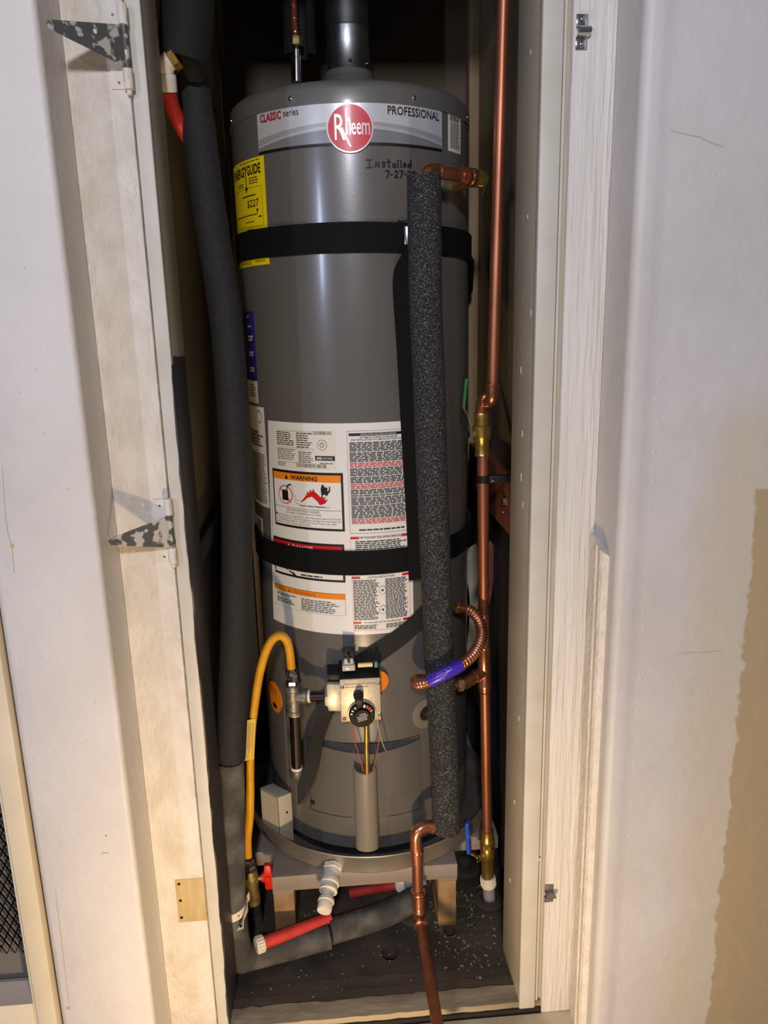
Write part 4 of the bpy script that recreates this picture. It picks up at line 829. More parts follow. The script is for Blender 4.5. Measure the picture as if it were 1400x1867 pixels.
# ratchet clip and the loose end that hangs behind the foam-covered pipe
tp1 = [(0.1184, 0.2620, 1.4287), (0.1006, 0.2580, 1.3912), (0.0958, 0.2560, 1.3534), (0.1009, 0.2545, 1.2369), (0.1068, 0.2540, 1.0742), (0.1132, 0.2535, 0.9133), (0.1161, 0.2535, 0.7943)]
ribbon([(tp1[0], (1, 0.25, 0.1)), (tp1[1], (1, 0.2, 0.1)), (tp1[2], (1, 0.2, 0)), (tp1[3], (1, 0.2, 0)), (tp1[4], (1, 0.22, 0)), (tp1[5], (1, 0.22, 0)), (tp1[6], (1, 0.22, 0))], [0.030, 0.048, 0.052, 0.052, 0.052, 0.052, 0.052]).build('loose_end', 'strap_black', s1)
p0 = Vector((0.0810, 0.2660, 1.4639)); p1 = Vector((0.1168, 0.2620, 1.4620)); p2 = Vector((0.0956, 0.2620, 1.4235))
clip = MB().tube([p2, (0.0951, 0.2620, 1.4522), (0.0942, 0.2620, 1.4550), (0.1020, 0.2620, 1.4558), p1], 0.0014, 8).build('clip', 'chrome', s1)
MB().tube([(0.0796, 0.2630, 1.4562), (0.0807, 0.2630, 1.4626), (0.0836, 0.2630, 1.4644), (0.1072, 0.2630, 1.4632)], 0.0009, 8).build('clip_wire', 'chrome', s1)
MB().box((0.0952, 0.2625, 1.4550), ((0.1136, 0.2640, 1.4234)[0], 0.2650, (0.1136, 0.2640, 1.4234)[2])).build('clip_plate', 'galvanised', s1, bevel=0.0004)

s2 = thing('heater_strap', 'black nylon strap round the lower jacket across the white sheet', 'strap', (HX, HY, 0.81), 'black straps holding the water heater')
ring_strap(MB(), -2.0, 1.20, lambda p: 0.834 + (0.006 * (p - 0.6) if p > 0.6 else 0), 0.050, HR + 0.0022, HR + 0.0044).build('band', 'strap_black', s2, sharp=50)
e0 = Vector(cyl(1.19, 0.8375, HR + 0.0033))
ribbon([(e0, (0, 0, 1)), (e0 + Vector((0.016, 0.040, 0.002)), (0, 0, 1)), ((0.268, 0.500, 0.845), (0, 0, 1)), ((0.296, 0.600, 0.850), (0, 0, 1)), ((0.298, 0.73, 0.852), (0, 0, 1))], [0.050, 0.050, 0.052, 0.054, 0.054]).build('wall_end', 'strap_black', s2)
def onj(phi, z, lift): return Vector(cyl(phi, z, HR + lift))
T = [(0.7576, 0.7462), (0.4770, 0.7068), (0.2858, 0.6765), (0.0624, 0.6440), (-0.1306, 0.6136), (-0.3235, 0.5589)]
pts = []
for i, (p, z) in enumerate(T):
    a = onj(*T[max(i - 1, 0)], 0); b = onj(*T[min(i + 1, len(T) - 1)], 0); pts.append((onj(p, z, 0.0035), (b - a).cross(radial(p))))
pts += [((-0.0890, 0.2520, 0.4982), (-1, -0.5, -0.35)), ((-0.1066, 0.2460, 0.4529), (-1, -0.6, -0.2)), ((-0.1176, 0.2400, 0.4069), (-1, -0.4, -0.15)), ((-0.1319, 0.2360, 0.3658), (-1, -0.3, -0.1)), ((-0.1475, 0.2340, 0.3220), (-1, -0.3, 0.0))]
ribbon(pts, [0.040] * 6 + [0.040, 0.038, 0.036, 0.036, 0.005]).build('loose_end', 'strap_grey', s2)

# ================================================================== flue pipe and hot outlet on top
vp_ = thing('vent_pipe', 'round galvanised vent pipe rising from the heater top', 'pipe', (HX, HY, 1.762))
MB().lathe((HX - 0.0, HY, 1.762), (0, 0, 1), [(0.0, 0.0425), (0.0, 0.0438), (0.004, 0.0438), (0.006, 0.0425), (0.046, 0.0425), (0.046, 0.040)], 64).build('lower_section', 'galvanised', vp_)
MB().lathe((HX - 0.0, HY, 1.80), (0, 0, 1), [(0.0, 0.039), (0.0, 0.0412), (0.038, 0.0412), (0.040, 0.0420), (0.042, 0.0412), (0.50, 0.0412), (0.50, 0.0)], 64).build('upper_section', 'galvanised', vp_)
for ph in (0.05, 0.95, -2.0):
    screw('screw', 'steel_dark', vp_, (HX + 0.0428 * math.sin(ph), HY - 0.0428 * math.cos(ph), 1.775), (math.sin(ph), -math.cos(ph), 0), 0.0035, 0.004)
ho = thing('outlet_connector', 'copper flex connector on a bright nipple inside split black foam above the heater', 'pipe', (-0.0879, 0.4700, 1.7536))
a, b = Vector((-0.0884, 0.4700, 1.7440)), Vector((-0.0860, 0.4700, 1.8124)); d = (b - a).normalized(); L = (b - a).length
MB().lathe(a, d, [(0, 0.0105), (L * 0.62, 0.0105), (L * 0.62, 0.0118), (L * 0.80, 0.0118), (L * 0.80, 0.009), (L, 0.008)], 24).build('nipple', 'chrome', ho)
hexnut(MB(), a + d * L * 0.92, d, 0.0115, 0.016).build('nut', 'brass_dull', ho)
path = resample(spline([a + d * L, Vector((-0.0874, 0.4700, 1.8479)), Vector((-0.0877, 0.4700, 1.9032)), Vector((-0.0865, 0.4700, 1.9664)), Vector((-0.0771, 0.4700, 2.1484))], 0.004), 0.0016)
MB().tube(path, [0.0072 + 0.0011 * math.sin(2 * math.pi * i * 0.0016 / 0.0075) for i in range(len(path))], 16).build('flex_tube', 'copper_flex', ho)
mb = MB(); c1, c2 = Vector((-0.0801, 0.4850, 1.7924)), Vector((-0.0733, 0.4850, 2.1562)); n = 28
dirv = (c2 - c1).normalized(); ux = Vector((1, 0, 0)); uy = dirv.cross(ux).normalized()
sec = [(0.030 * math.sin(t), -0.030 * math.cos(t)) for t in [0.55 + (2 * math.pi - 1.1) * k / n for k in range(n + 1)]]; secin = [(0.019 * math.sin(t), -0.019 * math.cos(t)) for t in [0.75 + (2 * math.pi - 1.5) * k / n for k in range(n + 1)]][::-1]
loop = sec + secin; N = len(loop)
vs = [c1 + ux * x * 1.05 + Vector((0, 1, 0)) * y for x, y in loop] + [c2 + ux * x * 0.80 + Vector((0, 1, 0)) * y for x, y in loop]
fs = [(i, (i + 1) % N, (i + 1) % N + N, i + N) for i in range(N)]
for i in range(n): fs += [(i, i + 1, N - 2 - i, N - 1 - i), (i + N, 2 * N - 1 - i, 2 * N - 2 - i, i + 1 + N)]
mb.add(vs, fs); mb.build('foam_cover', 'foam_black', ho, sharp=40)

# ================================================================== left insulated hot water pipe
lp = thing('insulated_pipe', 'dark foam insulated pipe running down the left side of the closet', 'pipe', (-0.2773, 0.1520, 0.0312))
fr = 0.0275
top_pts = [(-0.2569, 0.2620, 1.6970), (-0.2535, 0.2580, 1.6187), (-0.2484, 0.2520, 1.5312), (-0.2388, 0.2450, 1.4234), (-0.2290, 0.2360, 1.3217), (-0.2252, 0.2280, 1.2271), (-0.2254, 0.2150, 1.0914), (-0.2288, 0.2030, 0.9515), (-0.2400, 0.1920, 0.7854), (-0.2546, 0.1780, 0.6252), (-0.2697, 0.1660, 0.4784)]
sp = spline(top_pts, 0.02); MB().tube(sp, [0.0285 if i > 2 else 0.027 for i in range(len(sp))], 28).build('foam_sleeve', 'foam_smooth', lp)
low = [(-0.2700, 0.1655, 0.4740), (-0.2726, 0.1620, 0.4008), (-0.2795, 0.1580, 0.2807), (-0.2857, 0.1550, 0.1556), (-0.2840, 0.1520, 0.0789), (-0.2791, 0.1540, 0.0227)]
el = Vector((-0.2791, 0.1540, 0.0227)); nx = Vector((-0.0971, 0.1914, 0.0300)); nx2 = Vector((0.0230, 0.2335, 0.0340)); nx3 = Vector((0.0899, 0.2703, 0.0360))
sp = spline(low[:-1] + [el + Vector((0, 0, 0.012))], 0.015)
MB().tube(sp, 0.0262, 28).build('foam_sleeve', 'foam_dusty', lp)
MB().tube([el + (el - nx).normalized() * 0.016 + Vector((0, 0, 0.010)), el + Vector((0, 0, -0.004))] + [el.lerp(nx, t) + Vector((0, 0, 0.0)) for t in (0.12, 0.4, 0.7, 1.0)], [0.020, 0.0262, 0.0265, 0.0265, 0.0265, 0.0265], 28).build('foam_sleeve', 'foam_dusty', lp)
MB().tube(spline([nx + (nx2 - nx) * 0.02 + Vector((0, 0.006, 0.004)), nx2, nx3], 0.02), 0.0262, 28).build('foam_sleeve', 'foam_dusty', lp)
# red pipe lying in the slit of the foam, with white couplings
ra, rb = Vector((-0.2334, 0.1548, 0.0580)), Vector((-0.0935, 0.2130, 0.0560)); rd = (rb - ra).normalized()
MB().tube([ra, rb], 0.0125, 20).build('red_pipe', 'pex_red', lp)
def ribbed(p, d, r, L, n=18):
    mb = MB(); prof = [(0, r * 0.93), (0.001, r), (L - 0.001, r), (L, r * 0.93)]; mb.lathe(p, d, prof, 24)
    u = Vector(d).normalized(); a = Vector((0, 0, 1)) if abs(u.z) < 0.9 else Vector((1, 0, 0)); e1 = u.cross(a).normalized(); e2 = u.cross(e1)
    for k in range(n):
        c = 2 * math.pi * k / n; q = e1 * math.cos(c) + e2 * math.sin(c); t = u.cross(q); o = Vector(p) + u * (L * 0.12)
        mb.prism([o + q * r * 0.97 - t * 0.0010, o + q * r * 0.97 + t * 0.0010, o + q * (r + 0.0012) + t * 0.0007, o + q * (r + 0.0012) - t * 0.0007], u * L * 0.76)
    return mb
ribbed(ra - rd * 0.014, rd, 0.0160, 0.018).build('coupling', 'pvc_white', lp)
# upper joint: black sleeve, brass nut, white elbow fitting, red pipe disappearing into the foam
sp = spline([(-0.2232, 0.2350, 2.1077), (-0.2336, 0.2250, 1.9823), (-0.2418, 0.2150, 1.8827), (-0.2474, 0.2100, 1.8055), (-0.2524, 0.2060, 1.7580), (-0.2595, 0.2030, 1.7182), (-0.2635, 0.2030, 1.7009)], 0.02)
MB().tube(sp, [0.042 + 0.0 * i for i in range(len(sp))], 32).build('upper_sleeve', 'foam_black', lp)
MB().tube(spline([(-0.2537, 0.2150, 1.7179), (-0.2506, 0.2250, 1.7010), (-0.2532, 0.2350, 1.6893)], 0.01), [0.036, 0.030, 0.026, 0.022, 0.020][:len(spline([(-0.2537, 0.2150, 1.7179), (-0.2506, 0.2250, 1.7010), (-0.2532, 0.2350, 1.6893)], 0.01))] if len(spline([(-0.2537, 0.2150, 1.7179), (-0.2506, 0.2250, 1.7010), (-0.2532, 0.2350, 1.6893)], 0.01)) <= 5 else 0.026, 24).build('sleeve_flap', 'foam_black', lp)
na = Vector((-0.2723, 0.1800, 1.7002)); nd = (Vector((-0.2905, 0.1820, 1.6900)) - na).normalized()
hexnut(MB(), na - nd * 0.004, nd, 0.0185, 0.012, 0.2).build('brass_nut', 'brass', lp)
MB().tube(bent(na + nd * 0.006, na + nd * 0.022, Vector((-0.2889, 0.1900, 1.6593)), 0.014), 0.0145, 24).build('elbow_fitting', 'pvc_white', lp)
ca, cb = Vector((-0.2889, 0.1850, 1.6768)), Vector((-0.2889, 0.1920, 1.6535)); MB().lathe(ca, cb - ca, [(0, 0.0150), (0.002, 0.0158), ((cb - ca).length, 0.0150)], 24).build('coupling', 'pvc_white', lp)
MB().tube(spline([(-0.2892, 0.1920, 1.6599), (-0.2893, 0.2250, 1.6402), (-0.2841, 0.2520, 1.6217), (-0.2713, 0.2620, 1.5983)], 0.01), 0.0125, 20).build('red_pipe', 'pex_red', lp)
# hanger band holding the pipe to the jamb
hb = thing('pipe_hanger', 'white perforated metal hanger band round the foam pipe near the floor', 'hanger', (-0.2864, 0.1550, 0.1452))
hc = Vector((-0.2864, 0.1550, 0.1452)); mb = MB(); n = 26
angs = [math.radians(150 + 235 * k / n) for k in range(n + 1)]
pp = [hc + Vector((0.0278 * math.cos(a), 0.0278 * math.sin(a), 0.006 * math.cos(a) + 0.002)) for a in angs] 
pp = [Vector((-0.316, 0.150, hc.z - 0.006))] + pp[2:] + [pp[-1] + Vector((0.006, 0.010, 0.004))]
vs = []; fs = []
for i, p in enumerate(pp):
    t = (pp[min(i + 1, len(pp) - 1)] - pp[max(i - 1, 0)]).normalized(); nn = Vector((t.y, -t.x, 0)).normalized() * 0.0006
    vs += [p - Vector((0, 0, 0.009)) - nn, p + Vector((0, 0, 0.009)) - nn, p + Vector((0, 0, 0.009)) + nn, p - Vector((0, 0, 0.009)) + nn]
for i in range(len(pp) - 1):
    for k in range(4): fs.append((i * 4 + k, i * 4 + (k + 1) % 4, i * 4 + 4 + (k + 1) % 4, i * 4 + 4 + k))
mb.add(vs, fs); mb.build('band', 'pvc_white', hb)
for a, r_ in ((195, 0.0026), (225, 0.0016), (262, 0.0028), (300, 0.0016)):
    a = math.radians(a); q = hc + Vector((0.0282 * math.cos(a), 0.0282 * math.sin(a), 0.006 * math.cos(a) + 0.002)); MB().lathe(q, (math.cos(a), math.sin(a), 0), [(0, r_), (0.0006, r_), (0.0006, 0)], 12).build('band_hole', 'hole_black', hb)
q0 = hc + Vector((0.0265, -0.010, 0.004)); mb = ribbon([(q0 + Vector((0.002, 0.010, 0.012)), (0, -0.6, 0.8)), (q0 + Vector((0.004, -0.004, 0.006)), (0, -0.3, 1)), (q0 + Vector((-0.006, -0.020, -0.010)), (0.4, -0.3, 0.9)), (q0 + Vector((-0.010, -0.026, -0.022)), (0.8, -0.3, 0.5))], [0.014, 0.016, 0.017, 0.017], 0.0012, 0.004); mb.build('band_tail', 'pvc_white', hb)
tq = q0 + Vector((-0.0078, -0.0245, -0.014)); MB().lathe(tq, (-0.2, -0.9, 0.1), [(0, 0.003), (0.0016, 0.003), (0.0016, 0)], 12).build('band_hole', 'hole_black', hb)

# second red pipe end under the stand
rp_ = thing('red_pipe_stub', 'short red pipe with cream coupling under the heater stand', 'pipe', (0.0536, 0.3000, 0.0490))
MB().tube([(-0.0458, 0.3400, 0.0066), (0.0728, 0.3050, 0.0489)], 0.0105, 16).build('pipe', 'pex_red', rp_)
a, b = Vector((0.0562, 0.3020, 0.0485)), Vector((0.0761, 0.3000, 0.0528)); ribbed(a, b - a, 0.0130, (b - a).length).build('coupling', 'pvc_white', rp_)
MB().tube([b, b + (b - a).normalized() * 0.05], 0.010, 16).build('pipe_end', 'pvc_grey', rp_)

# ================================================================== relief valve discharge on the right
rv = thing('relief_valve', 'brass relief valve with steel test lever on the right of the heater', 'valve', (0.2217, 0.2850, 1.5367))
vb = Vector((0.2257, 0.2850, 1.5367)); j0 = Vector(cyl(tp, tz, HR + 0.001)); js = Vector((vb.x - 0.010, vb.y, vb.z - 0.003))
MB().tube([j0, j0 * 0.4 + js * 0.6, js], 0.0105, 20).build('inlet', 'brass', rv)
vd = (Vector((0.1507, 0.2220, 1.5363)) - vb).normalized()
MB().lathe(vb, -vd, [(-0.014, 0.0130), (-0.010, 0.0150), (0.012, 0.0155), (0.013, 0.0130), (0.020, 0.0125), (0.020, 0.0)], 28).build('body', 'brass', rv)
hexnut(MB(), vb - vd * 0.0195, -vd, 0.0125, 0.006).build('bonnet', 'handle_green', rv)
lv = vb - vd * 0.026
MB().tube([lv + Vector((0, 0, 0.004)), lv - vd * 0.006 + Vector((0, 0, 0.002)), lv - vd * 0.006 + Vector((-0.001, -0.006, -0.010)), lv + Vector((-0.006, -0.012, -0.030))], 0.0018, 10).build('test_lever', 'chrome', rv)
dc = thing('discharge_pipe', 'black speckled foam over a copper relief pipe in front of the heater', 'pipe', (0.0942, 0.1700, 0.0944))
es = Vector((0.1258, 0.2120, 1.5382)); 
MB().lathe(vb, vd, [(0.012, 0.0150), (0.014, 0.0165), (0.019, 0.0165), (0.021, 0.0150), (0.026, 0.0152), (0.032, 0.0160), (0.035, 0.0150), (0.037, 0.0135), (0.042, 0.0125)], 28).build('adapter', 'copper_bright', dc)
MB().lathe(vb, vd, [(0.0095, 0.0156), (0.0098, 0.0168), (0.0125, 0.0168), (0.0128, 0.0156)], 28).build('solder_ring', 'chrome', dc)
pe = Vector((0.1488, 0.2280, 1.5382)); MB().tube([vb + vd * 0.038, pe], 0.0111, 20).build('pipe', 'copper', dc)
top_c = Vector((0.1236, 0.2120, 1.5079)); el_p = bent(pe + (vb - pe).normalized() * 0.004, Vector((0.1230, 0.2120, 1.5399)), top_c, 0.026, 10)
MB().tube(el_p, [0.0135] + [0.0130] * (len(el_p) - 2) + [0.0130], 20).build('elbow', 'copper_bright', dc)
MB().lathe(pe + (vb - pe).normalized() * 0.004, (pe - vb), [(0, 0.0132), (0.001, 0.0145), (0.004, 0.0145), (0.006, 0.0132)], 24).build('elbow_lip', 'copper_bright', dc)
sv = spline([(0.1238, 0.2120, 1.5304), (0.1239, 0.2120, 1.4416), (0.1244, 0.2110, 1.3136), (0.1289, 0.2100, 1.1795), (0.1325, 0.2090, 1.0288), (0.1374, 0.2080, 0.8701), (0.1427, 0.2080, 0.7024), (0.1493, 0.2070, 0.5255), (0.1553, 0.2060, 0.3768), (0.1571, 0.2060, 0.2577)], 0.03)
MB().tube(sv, 0.0292, 40).build('foam_sleeve', 'foam_speckled', dc)
b0 = Vector((0.1549, 0.2060, 0.2671)); b1 = Vector((0.0903, 0.1960, 0.2704)); b2 = Vector((0.0955, 0.1880, 0.2131))
eb = bent(b0, Vector((0.0891, 0.1940, 0.2772)), Vector((0.0917, 0.1860, 0.1992)), 0.030, 12)
MB().tube(eb, [0.0110, 0.0128] + [0.0128] * (len(eb) - 3) + [0.0128], 20).build('elbow', 'copper_bright', dc)
pl0 = Vector((0.0923, 0.1880, 0.2331)); pl1 = Vector((0.0919, 0.1780, 0.1147)); dd = (pl1 - pl0).normalized()
MB().lathe(pl0, dd, [(0.004, 0.0128), (0.006, 0.0142), (0.010, 0.0142), (0.012, 0.0115)], 24).build('elbow_lip', 'copper_bright', dc)
MB().lathe(b0 + (b1 - b0) * 0.42, b1 - b0, [(0, 0.0112), (0.001, 0.0140), (0.004, 0.0140), (0.006, 0.0125)], 24).build('elbow_lip', 'copper_bright', dc)
MB().tube([pl0, pl1], 0.0112, 24).build('pipe', 'copper', dc)
k0 = Vector((0.0925, 0.1800, 0.1373)); k1 = Vector((0.0931, 0.1720, 0.0818)); ko = Vector((0.1010, -0.120, 0.024))
MB().lathe(k0, k1 - k0, [(0, 0.0118), (0.001, 0.0150), (0.004, 0.0150), (0.006, 0.0138), (0.009, 0.0150), (0.012, 0.0145), (0.014, 0.0128), ((k1 - k0).length * 0.8, 0.0125)], 24).build('coupling', 'copper_bright', dc)
e2p = bent(k0.lerp(k1, 0.4), k1, k1 + (ko - k1).normalized() * 0.03, 0.02, 10); MB().tube(e2p, 0.0130, 22).build('elbow', 'copper_bright', dc)
e3 = k1 + (ko - k1).normalized() * 0.022; MB().lathe(e3, ko - k1, [(0, 0.0128), (0.001, 0.0150), (0.005, 0.0150), (0.007, 0.0118)], 24).build('elbow_lip', 'copper_bright', dc)
MB().tube([e3, ko], 0.0112, 24).build('pipe', 'copper', dc)

# ================================================================== copper water line on the right
cu = thing('copper_water_pipe', 'bare copper water pipe with brass shutoff valves along the right wall', 'pipe', (0.2704, 0.2932, 0.0000))
PRad = 0.0112
u0 = Vector((0.2669, 0.2500, 1.9031)); u1 = Vector((0.2542, 0.2500, 1.1607))
MB().tube([u0, u0.lerp(u1, 0.5), u1], PRad, 24).build('pipe', 'copper', cu)
v1 = Vector((0.2430, 0.2850, 1.1267)); v2 = Vector((0.2407, 0.2880, 1.0914))
zlow = u1.z - 0.022; a1 = Vector((u1.x - 0.0005, u1.y, zlow)); a2 = Vector((v1.x, v1.y, zlow + 0.004))
MB().lathe(u1 + Vector((0, 0, 0.014)), (0, 0, -1), [(0, 0.0115), (0.001, 0.0145), (0.005, 0.0145), (0.007, 0.0130), (0.012, 0.0130)], 24).build('elbow_lip', 'copper_bright', cu)
ebp = bent(u1 + Vector((0, 0, 0.004)), a1, a1.lerp(a2, 0.6), 0.018, 10); MB().tube(ebp, 0.0130, 22).build('elbow', 'copper_bright', cu)
mid = a1.lerp(a2, 0.5); MB().lathe(mid - (a2 - a1).normalized() * 0.004, a2 - a1, [(0, 0.0130), (0.001, 0.0150), (0.006, 0.0150), (0.007, 0.0130)], 24).build('elbow_lip', 'copper_bright', cu)
ebp = bent(mid, a2, Vector((v2.x, v2.y, v2.z + 0.006)), 0.016, 10); MB().tube(ebp, 0.0130, 22).build('elbow', 'copper_bright', cu)
V0 = Vector((0.2415, 0.2880, 1.1158)); V1 = Vector((0.2435, 0.2890, 1.0297)); vdir = (V1 - V0).normalized(); VL = (V1 - V0).length
bv = MB().lathe(V0, vdir, [(0, 0.0140), (0.004, 0.0150), (0.010, 0.0140), (0.024, 0.0140), (0.026, 0.0175), (0.046, 0.0180), (0.052, 0.0165), (0.058, 0.0135), (0.066, 0.0140), (VL - 0.006, 0.0140), (VL - 0.003, 0.0150), (VL, 0.0120)], 28).build('ball_valve', 'brass', cu); bv['label'] = 'brass ball valve with green lever'
sx_ = V0 + vdir * 0.040; MB().lathe(sx_, (-1, -0.25, 0), [(0.015, 0.0075), (0.028, 0.0070), (0.028, 0.0)], 16).build('valve_stem', 'brass_dull', bv); s_n = sx_ + Vector((-1, -0.25, 0)).normalized() * 0.027
hexnut(MB(), s_n, (-1, -0.25, 0), 0.0062, 0.006).build('stem_nut', 'chrome', bv)
gl_ = [(0.2172, 0.2720, 1.0720), (0.2161, 0.2720, 1.0911), (0.2096, 0.2660, 1.1141), (0.2004, 0.2620, 1.1304), (0.2004, 0.2620, 1.1480)]
ribbon([(gl_[0], (0, 1, 0)), (gl_[1], (0, 1, 0)), (gl_[2], (0, 1, 0)), (gl_[3], (0, 1, 0)), (gl_[4], (0, 1, 0))], [0.014, 0.014, 0.013, 0.013, 0.013], 0.0022, 0.005).build('lever', 'chrome', bv)
ribbon([((0.2004, 0.2620, 1.1304), (0, 1, 0)), ((0.2024, 0.2620, 1.1582), (0, 1, 0)), ((0.2055, 0.2620, 1.1836), (0, 1, 0))], [0.018, 0.020, 0.018], 0.005, 0.01).build('lever_grip', 'handle_green', bv)
w0 = Vector((0.2446, 0.2890, 1.0340)); w1 = Vector((0.2505, 0.2900, 0.6193)); MB().tube([w0, w1], PRad, 24).build('pipe', 'copper', cu)
t0 = Vector((0.2504, 0.2900, 0.6280)); t1 = Vector((0.2538, 0.2910, 0.5219)); td = (t1 - t0).normalized(); TL = (t1 - t0).length
MB().lathe(t0, td, [(0, 0.0118), (0.001, 0.0148), (0.006, 0.0148), (0.008, 0.0135), (TL - 0.022, 0.0135), (TL - 0.020, 0.0148), (TL - 0.014, 0.0148), (TL - 0.012, 0.0128), (TL - 0.004, 0.0140), (TL, 0.0118)], 24).build('tee', 'copper_bright', cu)
tm = t0 + td * TL * 0.52; tb = Vector((0.2048, 0.2680, 0.5542)); bd_ = (tb - tm).normalized()
MB().lathe(tm, bd_, [(0, 0.0125), (0.020, 0.0125), (0.021, 0.0140), (0.026, 0.0140), (0.027, 0.0118), ((tb - tm).length, 0.0118)], 24).build('tee_branch', 'copper_bright', cu)
x0 = Vector((0.2538, 0.2910, 0.5270)); x1 = Vector((0.2621, 0.2920, 0.1778)); MB().tube([x0, x1], PRad, 24).build('pipe', 'copper', cu)
Y0 = Vector((0.2620, 0.2920, 0.1862)); Y1 = Vector((0.2647, 0.2930, 0.0594)); yd = (Y1 - Y0).normalized(); YL = (Y1 - Y0).length
bv2 = MB().lathe(Y0, yd, [(0, 0.0125), (0.001, 0.0148), (0.022, 0.0148), (0.024, 0.0162), (0.034, 0.0162), (0.036, 0.0150), (0.046, 0.0150), (0.048, 0.0160), (0.072, 0.0160), (0.075, 0.0145), (YL, 0.0140), (YL, 0.0)], 28).build('ball_valve', 'brass', cu); bv2['label'] = 'brass ball valve with blue lever'
hexnut(MB(), Y0 + yd * 0.034, yd, 0.0170, 0.012, 0.3).build('valve_nut', 'brass', bv2)
ys = Y0 + yd * 0.066; sd_ = Vector((-1, -0.45, 0)).normalized(); MB().lathe(ys, sd_, [(0.012, 0.0070), (0.026, 0.0066), (0.026, 0.0)], 16).build('valve_stem', 'brass', bv2); hexnut(MB(), ys + sd_ * 0.025, sd_, 0.0072, 0.008, 0.1).build('stem_nut', 'chrome', bv2)
lq = ys + sd_ * 0.024; lt = Vector((0.2156, 0.2620, 0.1552)); lu = Vector((0.2104, 0.2550, 0.2366))
ribbon([(lq, (0.3, 1, 0)), (lq.lerp(lt, 0.5), (0.3, 1, 0)), (lt, (0.3, 1, 0)), (lt.lerp(lu, 0.3), (0.3, 1, 0))], [0.012, 0.012, 0.011, 0.011], 0.0022, 0.004).build('lever', 'chrome', bv2)
ribbon([(lt + (lt - lu) * 0.02, (0.5, 1, 0)), (lt.lerp(lu, 0.5), (0.5, 1, 0)), (lu, (0.5, 1, 0))], [0.017, 0.019, 0.016], 0.0075, 0.006).build('lever_grip', 'handle_blue', bv2, bevel=0.0015)
ad0 = Y1 - yd * 0.004; gz = Vector((0.2704, 0.2932, 0.0000)); ribbed(ad0, gz - ad0, 0.0165, 0.026, 16).build('adapter', 'pvc_white', cu)
MB().tube([ad0 + (gz - ad0).normalized() * 0.02, gz + Vector((0, 0, -0.01))], 0.0140, 24).build('stub', 'pvc_grey', cu)
# support board, pipe clamp, bolt and nail on the right wall
bo = thing('support_board', 'red brown wooden board fixed to the closet right wall', 'board', (0.310, 0.40, 0.866))
MB().box((0.301, 0.255, 0.866), (0.323, 0.735, 0.987)).build('board', 'wood_red', bo, bevel=0.002)
bpz = Vector((0.3010, 0.3318, 0.9269)); hexnut(MB(), bpz, (-1, 0, 0), 0.0080, 0.006).build('bolt', 'galvanised', bo); MB().lathe(bpz + Vector((0.001, 0, 0)), (-1, 0, 0), [(0, 0.0125), (0.002, 0.0125), (0.002, 0)], 24).build('washer', 'galvanised', bo)
cz = Vector((0.2461, 0.2890, 0.9847)); ck = thing('pipe_clamp', 'black band clamp fixing the copper pipe to the wooden board', 'clamp', cz)
n = 24; mb = MB(); vs = []; fs = []
for k in range(n):
    a = 2 * math.pi * k / n
    for r_, dz3 in ((PRad + 0.0003, -0.007), (PRad + 0.0003, 0.007), (PRad + 0.0020, 0.007), (PRad + 0.0020, -0.007)): vs.append(cz + Vector((r_ * math.cos(a), r_ * math.sin(a), dz3)))
for k in range(n):
    for j in range(4): fs.append((k * 4 + j, k * 4 + (j + 1) % 4, ((k + 1) % n) * 4 + (j + 1) % 4, ((k + 1) % n) * 4 + j))
mb.add(vs, fs); mb.build('band', 'plastic_black', ck)
MB().box(cz + Vector((0.010, -0.010, -0.007)), Vector((0.3012, cz.y + 0.004, cz.z + 0.007))).build('bracket', 'plastic_black', ck, bevel=0.001)
screw('screw', 'galvanised', ck, cz + Vector((0.016, -0.010, -0.002)), (-0.1, -1, 0), 0.005, 0.005)
na_ = Vector((0.3000, 0.2971, 0.8986)); nb_ = Vector((0.2716, 0.2250, 0.9312)); nail = MB().tube([Vector((0.3235, na_.y + 0.02, na_.z - 0.01)), nb_], 0.0013, 8).build('nail', 'galvanised'); tag(nail, 'thin steel nail sticking out of the dark right closet wall', 'nail')

# manual in its plastic bag behind the pipe
pb_ = thing('instruction_booklet', 'folded white printed booklet in a bag tucked beside the heater on the right', 'booklet', (0.2800, 0.5600, 0.5050))
mb = MB(); n = 12; e = []
edge = [(0.2328, 0.4800, 0.7722), (0.2456, 0.4800, 0.7255), (0.2547, 0.4800, 0.6784), (0.2562, 0.4800, 0.6242), (0.2525, 0.4800, 0.5695), (0.2474, 0.4800, 0.5071)]; ed = spline(edge, 0.015)
vs = [p for p in ed] + [p + Vector((0.050, 0.060, 0.006)) for p in ed] + [p + Vector((0.002, 0.004, 0)) for p in ed] + [p + Vector((0.051, 0.063, 0.006)) for p in ed]; N = len(ed); fs = []
for i in range(N - 1): fs += [(i, i + 1, N + i + 1, N + i), (3 * N + i, 3 * N + i + 1, 2 * N + i + 1, 2 * N + i), (i, 2 * N + i, 2 * N + i + 1, i + 1), (N + i, N + i + 1, 3 * N + i + 1, 3 * N + i)]
fs += [(0, N, 3 * N, 2 * N), (N - 1, 3 * N - 1, 4 * N - 1, 2 * N - 1)]
mb.add(vs, fs); mb.build('pages', 'paper', pb_)
mb = MB()
for i in range(34):
    t = 0.12 + 0.7 * i / 34; k = t * (N - 1); p = ed[int(k)].lerp(ed[min(int(k) + 1, N - 1)], k - int(k)); u = Vector((0.050, 0.060, 0.006)); a = p + u * 0.22 + Vector((-0.0009, -0.0006, 0)); b = p + u * random.uniform(0.75, 0.95) + Vector((-0.0009, -0.0006, 0)); h = Vector((0, 0, 0.0022))
    mb.add([a, b, b + h, a + h], [(0, 1, 2, 3)])
mb.build('print', 'ink_soft', pb_)
